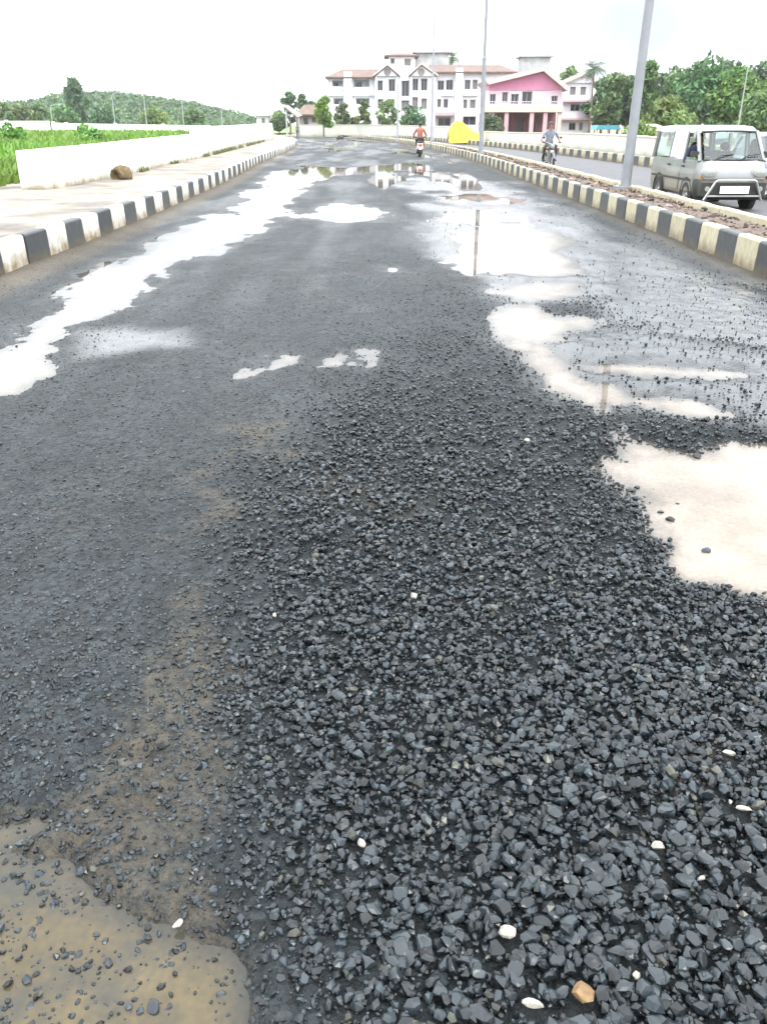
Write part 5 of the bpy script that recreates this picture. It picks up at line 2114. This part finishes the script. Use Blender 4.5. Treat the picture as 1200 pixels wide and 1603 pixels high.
# driver in the van (the van's own right-hand seat = left in the picture)
drv = seated_pose(.60, (-.14, -.40, 1.02 - .0), (.14, -.40, 1.02), -.62, .28, lean=.12, foot_x=.12, knee_x=.14)
mv = Matrix.Translation((VX, VY, 0)) @ Matrix.Rotation(R(1), 4, 'Z')
dl = mv @ Vector((-.40, -.44, -.02))
make_person('person', 'driver in a navy shirt sitting at the van\'s open side window', dl, R(1), drv, [M_SKIN, M_SHIRTN, M_TROUS, M_SHOE])


# ------------------------------------------------------------------ two-wheelers
def motorcycle(X, Y, rz):
    t = thing('motorcycle', 'dark motorcycle ridden towards the camera on the opposite carriageway', 'motorcycle', (X, Y, 0), rz)
    for nm_, y_ in (('wheel', -.64), ('wheel', .62)):
        w_ = MB().wheel((0, 0, 0), .30, .085, 'x', n=24, inner=.24).build(nm_, M_RUBBER, t, smooth=True)
        w_.location = (0, y_, .30)
        mb = MB()
        mb.wheel((0, 0, 0), .245, .05, 'x', n=24, inner=.215)
        for k in range(6):
            a_ = k * math.pi / 3
            mb.bar((0, .03 * math.cos(a_), .03 * math.sin(a_)), (0, .22 * math.cos(a_), .22 * math.sin(a_)), .012, .012, 5)
        mb.bar((-.06, 0, 0), (.06, 0, 0), .035, .035, 8)
        mb.build('rim', M_RIM, w_)
    mb = MB()
    for s in (-1, 1):
        mb.bar((s * .085, -.64, .30), (s * .085, -.42, .88), .022, .024, 8)
    mb.build('fork', M_BIKE, t, smooth=True)
    mb = MB()
    n = 7
    rs_ = []
    for k in range(n):
        a_ = R(20 + 130 * k / (n - 1))
        y_, z_ = -.64 - .335 * math.cos(a_) * 1.0, .30 + .335 * math.sin(a_)
        rs_.append([(-.055, y_, z_), (-.04, y_, z_ + .02), (.04, y_, z_ + .02), (.055, y_, z_)])
    mb.rings(rs_)
    mb.build('front_mudguard', M_BIKE, t, smooth=True)
    mb = MB()
    mb.path([(-.36, -.28, 1.00), (-.22, -.36, 1.01), (-.08, -.42, .94), (.08, -.42, .94), (.22, -.36, 1.01), (.36, -.28, 1.00)], .014, 7)
    hb = mb.build('handlebar', M_CHROME, t)
    for s in (-1, 1):
        MB().bar((s * .27, -.335, 1.006), (s * .38, -.27, 1.0), .019, .019, 8).build('grip', M_RUBBER, hb)
        mr_ = MB()
        mr_.bar((s * .25, -.35, 1.01), (s * .33, -.36, 1.16), .007, .007, 5)
        mr_.ell((s * .34, -.36, 1.18), (.055, .018, .04))
        mr_.build('mirror', M_DKPLAST, t, smooth=True)
        MB().ell((s * .20, -.47, .80), (.035, .04, .035)).build('indicator', M_ORANGE, t, smooth=True)
    hl = MB()
    hl.rings([[(.10 * q * math.cos(2 * math.pi * k / 14), -.50 - d_, .86 + .11 * q * math.sin(2 * math.pi * k / 14)) for k in range(14)] for d_, q in ((-.10, .5), (0, 1), (.03, .95))])
    h_ = hl.build('headlight', M_BIKE, t, smooth=True)
    MB().ell((0, -.53, .86), (.085, .025, .095)).build('lens', M_LAMP, h_, smooth=True)
    mb = MB()
    mb.rings([rrect(.70, -.30, .12, .09, .06), rrect(.80, -.36, .14, .15, .08), rrect(.90, -.32, .12, .14, .08), rrect(.93, -.25, .05, .08, .05)])
    mb.build('fuel_tank', M_BIKE, t, smooth=True)
    mb = MB()
    mb.rings([rrect(.72, .10, .82, .11, .05), rrect(.80, .08, .86, .13, .05), rrect(.83, .12, .84, .10, .04)])
    mb.build('seat', M_SEAT, t, smooth=True)
    mb = MB()
    mb.box(-.13, .13, -.22, .20, .26, .46)
    mb.rings([rrect(.46, -.16, .06, .09, .03), rrect(.68, -.20, .02, .09, .03)])
    mb.build('engine', M_RIM, t)
    mb = MB()
    mb.path([(0, -.38, .84), (0, -.30, .50), (0, -.20, .30)], .025, 7)
    mb.path([(0, -.34, .76), (0, .25, .70), (0, .80, .74)], .022, 7)
    for s in (-1, 1):
        mb.path([(s * .06, .25, .38), (s * .07, .62, .30)], .018, 6)
        mb.path([(s * .11, .40, .72), (s * .10, .62, .30)], .022, 6)
        mb.path([(s * .1, .02, .32), (s * .30, .02, .32)], .014, 6)
    mb.build('frame', M_BIKE, t)
    MB().path([(.12, -.25, .35), (.14, .05, .26), (.15, .80, .34)], .035, 8).build('exhaust', M_CHROME, t)
    MB().box(-.1, .1, -.475, -.465, .62, .72).build('number_plate', M_PLATE, t)
    return t


x, y = G(862, 265.5)
mx_, my_ = x - .02, y + .55
motorcycle(mx_, my_, R(2))
mp_ = seated_pose(.80, (-.33, -.36, 1.04), (.33, -.36, 1.04), -.12, .28, lean=.14, foot_x=.25, knee_x=.22)
mp_['relb'] = ((.40, .02, 1.12), .043)
make_person('person', 'motorcycle rider in a pale blue shirt and dark trousers', (mx_, my_ + .26, .0), R(2), mp_, [M_SKIN, M_SHIRTB, M_TROUS, M_SHOE])


def scooter(X, Y, rz):
    """faces +y after rz = pi; seen from behind"""
    t = thing('scooter', 'pale pink scooter ridden away along the right side of the broken road', 'scooter', (X, Y, 0), rz)
    for y_ in (-.60, .58):
        w_ = MB().wheel((0, 0, 0), .22, .10, 'x', n=22, inner=.13).build('wheel', M_RUBBER, t, smooth=True)
        w_.location = (0, y_, .22)
        MB().wheel((0, 0, 0), .135, .07, 'x', n=18, inner=.02).build('rim', M_RIM, w_)
    mb = MB()
    mb.rings([[(-.05, .92, .58), (.05, .92, .58), (.05, .92, .66), (-.05, .92, .66)],
              [(-.16, .78, .42), (.16, .78, .42), (.15, .78, .72), (-.15, .78, .72)],
              [(-.20, .40, .34), (.20, .40, .34), (.17, .40, .74), (-.17, .40, .74)],
              [(-.14, .08, .32), (.14, .08, .32), (.13, .08, .70), (-.13, .08, .70)]])
    mb.build('rear_body', M_SCOOT, t, smooth=True)
    mb = MB()
    mb.rings([rrect(.741, .05, .82, .14, .06), rrect(.80, .03, .86, .16, .07), rrect(.83, .08, .82, .12, .06)])
    mb.build('seat', M_SEAT, t, smooth=True)
    MB().box(-.15, .15, -.35, .08, .28, .33).build('floorboard', M_DKPLAST, t)
    mb = MB()
    mb.rings([[(-.20, -.36, .30), (.20, -.36, .30), (.18, -.42, .30), (-.18, -.42, .30)], [(-.22, -.42, .62), (.22, -.42, .62), (.18, -.50, .62), (-.18, -.50, .62)],
              [(-.12, -.44, .90), (.12, -.44, .90), (.10, -.52, .90), (-.10, -.52, .90)]])
    mb.build('leg_shield', M_SCOOT, t, smooth=True)
    mb = MB()
    mb.path([(0, -.60, .22), (0, -.46, .70), (0, -.42, .98)], .03, 7)
    mb.build('fork', M_DKPLAST, t)
    mb = MB()
    mb.path([(-.34, -.30, 1.00), (-.1, -.42, 1.0), (.1, -.42, 1.0), (.34, -.30, 1.00)], .022, 7)
    mb.build('handlebar', M_DKPLAST, t)
    for s in (-1, 1):
        m_ = MB()
        m_.bar((s * .22, -.38, 1.0), (s * .30, -.38, 1.16), .007, .007, 5)
        m_.ell((s * .31, -.38, 1.19), (.055, .018, .045))
        m_.build('mirror', M_DKPLAST, t, smooth=True)
        MB().ell((s * .13, .86, .64), (.035, .03, .03)).build('indicator', M_ORANGE, t, smooth=True)
    MB().ell((0, .915, .63), (.09, .03, .045)).build('tail_light', M_REDPL, t, smooth=True)
    MB().box(-.11, .11, .90, .915, .40, .52).build('number_plate', M_PLATE, t)
    mb = MB()
    rs_ = []
    for k in range(6):
        a_ = R(10 + 80 * k / 5)
        y_, z_ = .58 + .27 * math.cos(a_), .22 + .27 * math.sin(a_)
        rs_.append([(-.07, y_, z_), (-.06, y_ + .01, z_ + .02), (.06, y_ + .01, z_ + .02), (.07, y_, z_)])
    mb.rings(rs_)
    mb.build('rear_mudguard', M_DKPLAST, t, smooth=True)
    MB().bar((.16, .15, .22), (.17, .80, .28), .05, .045, 10).build('exhaust', M_DKPLAST, t, smooth=True)
    MB().box(-.13, .13, .20, .60, .16, .34).build('engine', M_DKPLAST, t)
    return t


x, y = G(657, 246)
sx_, sy_ = x, y + .6
scooter(sx_, sy_, R(180))
sp2 = seated_pose(.82, (-.32, -.34, 1.05), (.32, -.34, 1.05), -.42, .33, lean=.08, foot_x=.15, knee_x=.20)
make_person('person', 'scooter rider in a brick red shirt seen from behind', (sx_, sy_ - .28, 0), R(180), sp2, [M_SKIN, M_SHIRTR, M_TROUS, M_SHOE])

# people standing at the end of the left pavement
x, y = G(466, 216.5, .0)
make_person('person', 'dark clothed person standing at the far end of the left kerb', (x, y, .0), R(170), standing_pose(1.74, .06), [M_SKIN, M_SHIRTG, M_TROUS, M_SHOE])
x, y = G(478, 214)
make_person('person', 'faint person in grey farther off, right of the dark clothed person', (x, y, 0), R(20), standing_pose(1.55, .12), [M_SKIN, M_FRAME, M_SHIRTG, M_SHOE])


# ================================================================== LOOSE GRAVEL
def stone_proto(level, seed):
    r_ = np.random.default_rng(seed)
    bm_ = bmesh.new()
    bmesh.ops.create_icosphere(bm_, subdivisions=level, radius=1)
    bm_.verts.ensure_lookup_table()
    v_ = np.array([q.co[:] for q in bm_.verts])
    f_ = np.array([[w2.index for w2 in q.verts] for q in bm_.faces])
    bm_.free()
    v_ = v_ * (1 + .12 * (r_.random((len(v_), 1)) - .5))
    for _ in range(9):
        n_ = r_.normal(size=3)
        n_ /= np.linalg.norm(n_)
        d_ = r_.uniform(.45, .8)
        q = v_ @ n_ - d_
        v_ = v_ - np.where(q > 0, q, 0)[:, None] * n_[None] * .96
    v_ = v_ * np.array([1.15, .95, .8]) * (1 + .25 * (r_.random(3) - .5))
    v_ /= np.abs(v_).max()
    return v_, f_


PR2 = [stone_proto(2, 100 + k) for k in range(14)]
PR1 = [stone_proto(1, 200 + k) for k in range(14)]


RY = np.linspace(.75, 34, 3000)


def half_width(y):
    return np.minimum(.49 * (y * .906 + .75) + 1.75 + .08 * y, 4.4)


def scatter():
    """candidates in the visible wedge with a margin to both sides, thinning out with distance"""
    rho = 6000 * np.minimum(1, (2.2 / RY) ** 1.65) * (1 - sstep(18, 34, RY))
    cdf = np.cumsum(rho * 2 * half_width(RY)) * (RY[1] - RY[0])
    n = int(cdf[-1])
    y_ = np.interp(rng.random(n) * cdf[-1], cdf, RY)
    return (rng.random(n) * 2 - 1) * half_width(y_), y_


def rots(n):
    q = rng.normal(size=(n, 4))
    q /= np.linalg.norm(q, axis=1)[:, None]
    w_, x_, y_, z_ = q.T
    return np.stack([1 - 2 * (y_ * y_ + z_ * z_), 2 * (x_ * y_ - z_ * w_), 2 * (x_ * z_ + y_ * w_), 2 * (x_ * y_ + z_ * w_), 1 - 2 * (x_ * x_ + z_ * z_), 2 * (y_ * z_ - x_ * w_),
                     2 * (x_ * z_ - y_ * w_), 2 * (y_ * z_ + x_ * w_), 1 - 2 * (x_ * x_ + y_ * y_)], -1).reshape(n, 3, 3)


def gravel_points():
    x_, y_ = scatter()
    lo = loose(x_, y_)
    dens = .92 * lo + .80 * (1 - lo) * (.4 + 1.2 * fbm(x_ * 2.5, y_ * 2.5, 83))
    dens = dens * np.where(np.abs(x_) > .49 * (y_ * .906 + .75) + .25, .5, 1)     # thinner where only a side view reaches
    dens = dens * (1 - .80 * sstep(7, 13, y_)) * sstep(0, .5, x_ - lk(y_)) * sstep(0, .5, rk(y_) - x_)
    film = best_sd(WETG, x_, y_, .3)
    dens = dens * (1 - .82 * sstep(-.2, .25, film) * sstep(3.5, 5.5, y_))
    dens = dens * (1 - .55 * track(x_, y_))
    g = hz(x_, y_)
    dep = WATER_Z - g
    shallow = (x_ < 0) & (y_ < 2.3)
    dens = dens * np.where(dep > .012, np.where(shallow, .10 + .75 * sstep(.50, .66, fbm(x_ * 6, y_ * 6, 131)), .03), np.where(dep > -.002, .55, 1))
    k = rng.random(len(x_)) < dens
    x_, y_, g, lo, dep, shallow = x_[k], y_[k], g[k], lo[k], dep[k], shallow[k]
    smin, smax = .0055 + .0004 * y_, .0235 + .0003 * y_
    s = smin + (smax - smin) * rng.random(len(x_)) ** 2.3
    s = s * (1 - .22 * sstep(1.5, 3.2, y_))
    s = s * np.where(rng.random(len(s)) < .07, .72 + .28 * lo, .50 + .50 * lo) * (.8 + .4 * fbm(x_ * 1.1, y_ * 1.1, 85))
    z_ = g + s * (-.05 + .15 * lo + .55 * rng.random(len(x_)) * (.35 + .65 * lo)) + .020 * lo * rng.random(len(x_))
    z_ = np.where(shallow & (dep > .008), WATER_Z + s * (rng.random(len(x_)) * .9 - .6), z_)
    return x_, y_, z_, s, lo


def tints(n, lo):
    b_ = .30 + 1.5 * rng.random(n) ** 1.7
    t_ = np.stack([b_ * (1 + .10 * (rng.random(n) - .5)), b_, b_ * (1 + .12 * (rng.random(n) - .4))], -1)
    brown = (rng.random(n) < .05)
    t_[brown] *= np.array([2.2, 1.7, 1.2])
    return t_


def join_stones(sets, protos):
    Vs, Fs, Ts = [], [], []
    off = 0
    x_, y_, z_, s = sets
    n = len(x_)
    which = rng.integers(0, len(protos), n)
    tn_ = tints(n, None)
    for k, (pv, pf) in enumerate(protos):
        m_ = np.where(which == k)[0]
        if len(m_) == 0:
            continue
        Rm = rots(len(m_))
        v_ = np.einsum('nij,vj->nvi', Rm, pv)
        v_[:, :, 2] *= .82
        v_ = v_ * s[m_][:, None, None] + np.stack([x_[m_], y_[m_], z_[m_]], -1)[:, None, :]
        Vs.append(v_.reshape(-1, 3))
        Fs.append((pf[None] + (np.arange(len(m_)) * len(pv))[:, None, None]).reshape(-1, 3) + off)
        Ts.append(np.repeat(tn_[m_], len(pv), 0))
        off += len(m_) * len(pv)
    return np.concatenate(Vs), np.concatenate(Fs), np.concatenate(Ts)


# pale stones one can point at
pale = [
    (795, 1464, .024, M_PALE, 'white angular stone near the bottom of the gravel, biggest of the pale ones'),
    (831, 1580, .020, M_PALE, 'long white stone at the bottom edge left of the ochre stone'),
    (908, 1565, .026, M_RUST, 'ochre brown stone at the bottom edge of the gravel'),
    (993, 1532, .011, M_PALE, 'tiny white stone right of the ochre stone'),
    (567, 1319, .015, M_PALE, 'white pebble at the left edge of the loose gravel'),
    (1029, 1334, .018, M_PALE, 'squarish white stone in the lower right gravel'),
    (1138, 1190, .017, M_PALE, 'pale cream stone near the right edge above two white slivers'),
    (1140, 1264, .012, M_PALE, 'small white sliver left of the longer white sliver'),
    (1160, 1278, .017, M_PALE, 'longer white sliver near the right edge'),
    (648, 938, .022, M_PALE, 'pale pinkish stone alone in the middle of the gravel'),
    (1095, 1383, .010, M_PALE, 'tiny white chip below the squarish white stone'),
    (430, 964, .011, M_PALE, 'small white chip beside the muddy strip'),
    (824, 690, .020, M_PALE, 'pale stone in the gravel left of the big right puddle'),
    (277, 1435, .013, M_PALE, 'pale chip lying in the muddy water at lower left'),
    (1052, 801, .026, M_STONE1, 'dark stone breaking the surface of the right puddle, left one'),
    (1107, 849, .022, M_STONE1, 'dark stone breaking the surface of the right puddle, lower right one'),
    (1091, 704, .028, M_STONE1, 'dark stone at the upper shore of the right puddle'),
]
near = gravel_points()
clear = np.ones(len(near[0]), bool)
for px, py, s_, m_, lb in pale:             # nothing lies on top of these
    x, y = G(px, py, .02)
    clear &= (np.hypot(near[0] - x, near[1] - y) > s_ * .9 + near[3] * .7) & (np.hypot(near[0] - x, near[1] - (y - .02)) > s_ * .7 + near[3] * .6)
near = [q[clear] for q in near]
# the 300 stones that show largest become parts of their own
proj = near[3] / (near[1] * math.cos(PITCH) + (CAM_H - near[2]) * math.sin(PITCH))
inside = (np.abs(near[0]) < .455 * (near[1] * math.cos(PITCH) + CAM_H * math.sin(PITCH))) & (near[1] > 1.1)
ordn = np.argsort(-np.where(inside, proj, 0))[:300]
mask = np.ones(len(near[0]), bool)
mask[ordn] = False
stone_meshes = []
for k, (pv, pf) in enumerate(PR2):
    stone_meshes.append(np_mesh('stone', pv * np.array([1, 1, .9]), pf, M_STONE1))
for i in ordn:
    o = link('stone', stone_meshes[int(i) % len(stone_meshes)], road)
    o.location = (near[0][i], near[1][i], near[2][i] + .004)
    s = near[3][i]
    o.scale = (s, s * random.uniform(.85, 1.1), s * random.uniform(.75, 1.0))
    o.rotation_euler = (random.uniform(-.5, .5), random.uniform(-.5, .5), random.uniform(0, 6.28))
gv, gf, gt = join_stones([q[mask] for q in near[:4]], PR1)
go = tag(link('gravel', np_mesh('gravel', gv, gf, M_STONE, tint=gt), road), kind='stuff')

# clods of soil and small rubble on the median
ncl = 2600
cy_ = 5 + 55 * rng.random(ncl) ** 1.6
cx_ = rk(cy_) + KW + .06 + (MED - KW - .28) * rng.random(ncl)
cs_ = (.012 + .05 * rng.random(ncl) ** 2.5) * (1 + cy_ / 60)
v3_, f3_, t3_ = join_stones([cx_, cy_, np.full(ncl, .285) + .02 * rng.random(ncl), cs_], PR1)
t3_ = t3_ / t3_.mean() * np.repeat(np.where(rng.random((ncl, 1)) < .12, np.array([[2.2, 2.4, 2.6]]), np.array([[1., 1, 1]])), len(PR1[0][0]), 0)[:len(t3_)]
M_CLOD = mat('soil clods', (0.082, 0.060, 0.046), rough=.95, var=.4, vscale=8, attr='tint')
tag(link('soil_clods', np_mesh('soil_clods', v3_, f3_, M_CLOD, tint=t3_), soil), kind='stuff')

for k, (px, py, s, m_, lb) in enumerate(pale):
    x, y = G(px, py, .02)
    pv, pf = PR2[k % len(PR2)]
    sc = np.array([1, .8, .7]) if 'sliver' not in lb and 'long' not in lb else np.array([.5, 1.15, .6])
    me = np_mesh('loose_stone', pv * sc * s * 1.08, pf, m_)
    o = link('loose_stone', me)
    zz = max(float(hz(np.array([x]), np.array([y]))[0]), WATER_Z - .006)
    o.location = (x, y, zz + s * (.9 if py > 860 else .5) + (.006 if py > 860 else 0))
    o.rotation_euler = (.2, -.1, k * 1.3)
    tag(o, lb, 'stone')

# ------------------------------------------------------------------ air
hz_m = bpy.data.materials.new('thin moist air')
hz_m.use_nodes = True
t = hz_m.node_tree
t.nodes.remove(t.nodes['Principled BSDF'])
pv_ = t.nodes.new('ShaderNodeVolumePrincipled')
pv_.inputs['Color'].default_value = (.93, .96, 1, 1)
pv_.inputs['Density'].default_value = .00021
t.links.new(pv_.outputs[0], t.nodes['Material Output'].inputs['Volume'])
hb_ = MB().box(-3100, 3100, -450, 4600, -1.25, 34)
tag(hb_.build('haze', hz_m), kind='stuff')
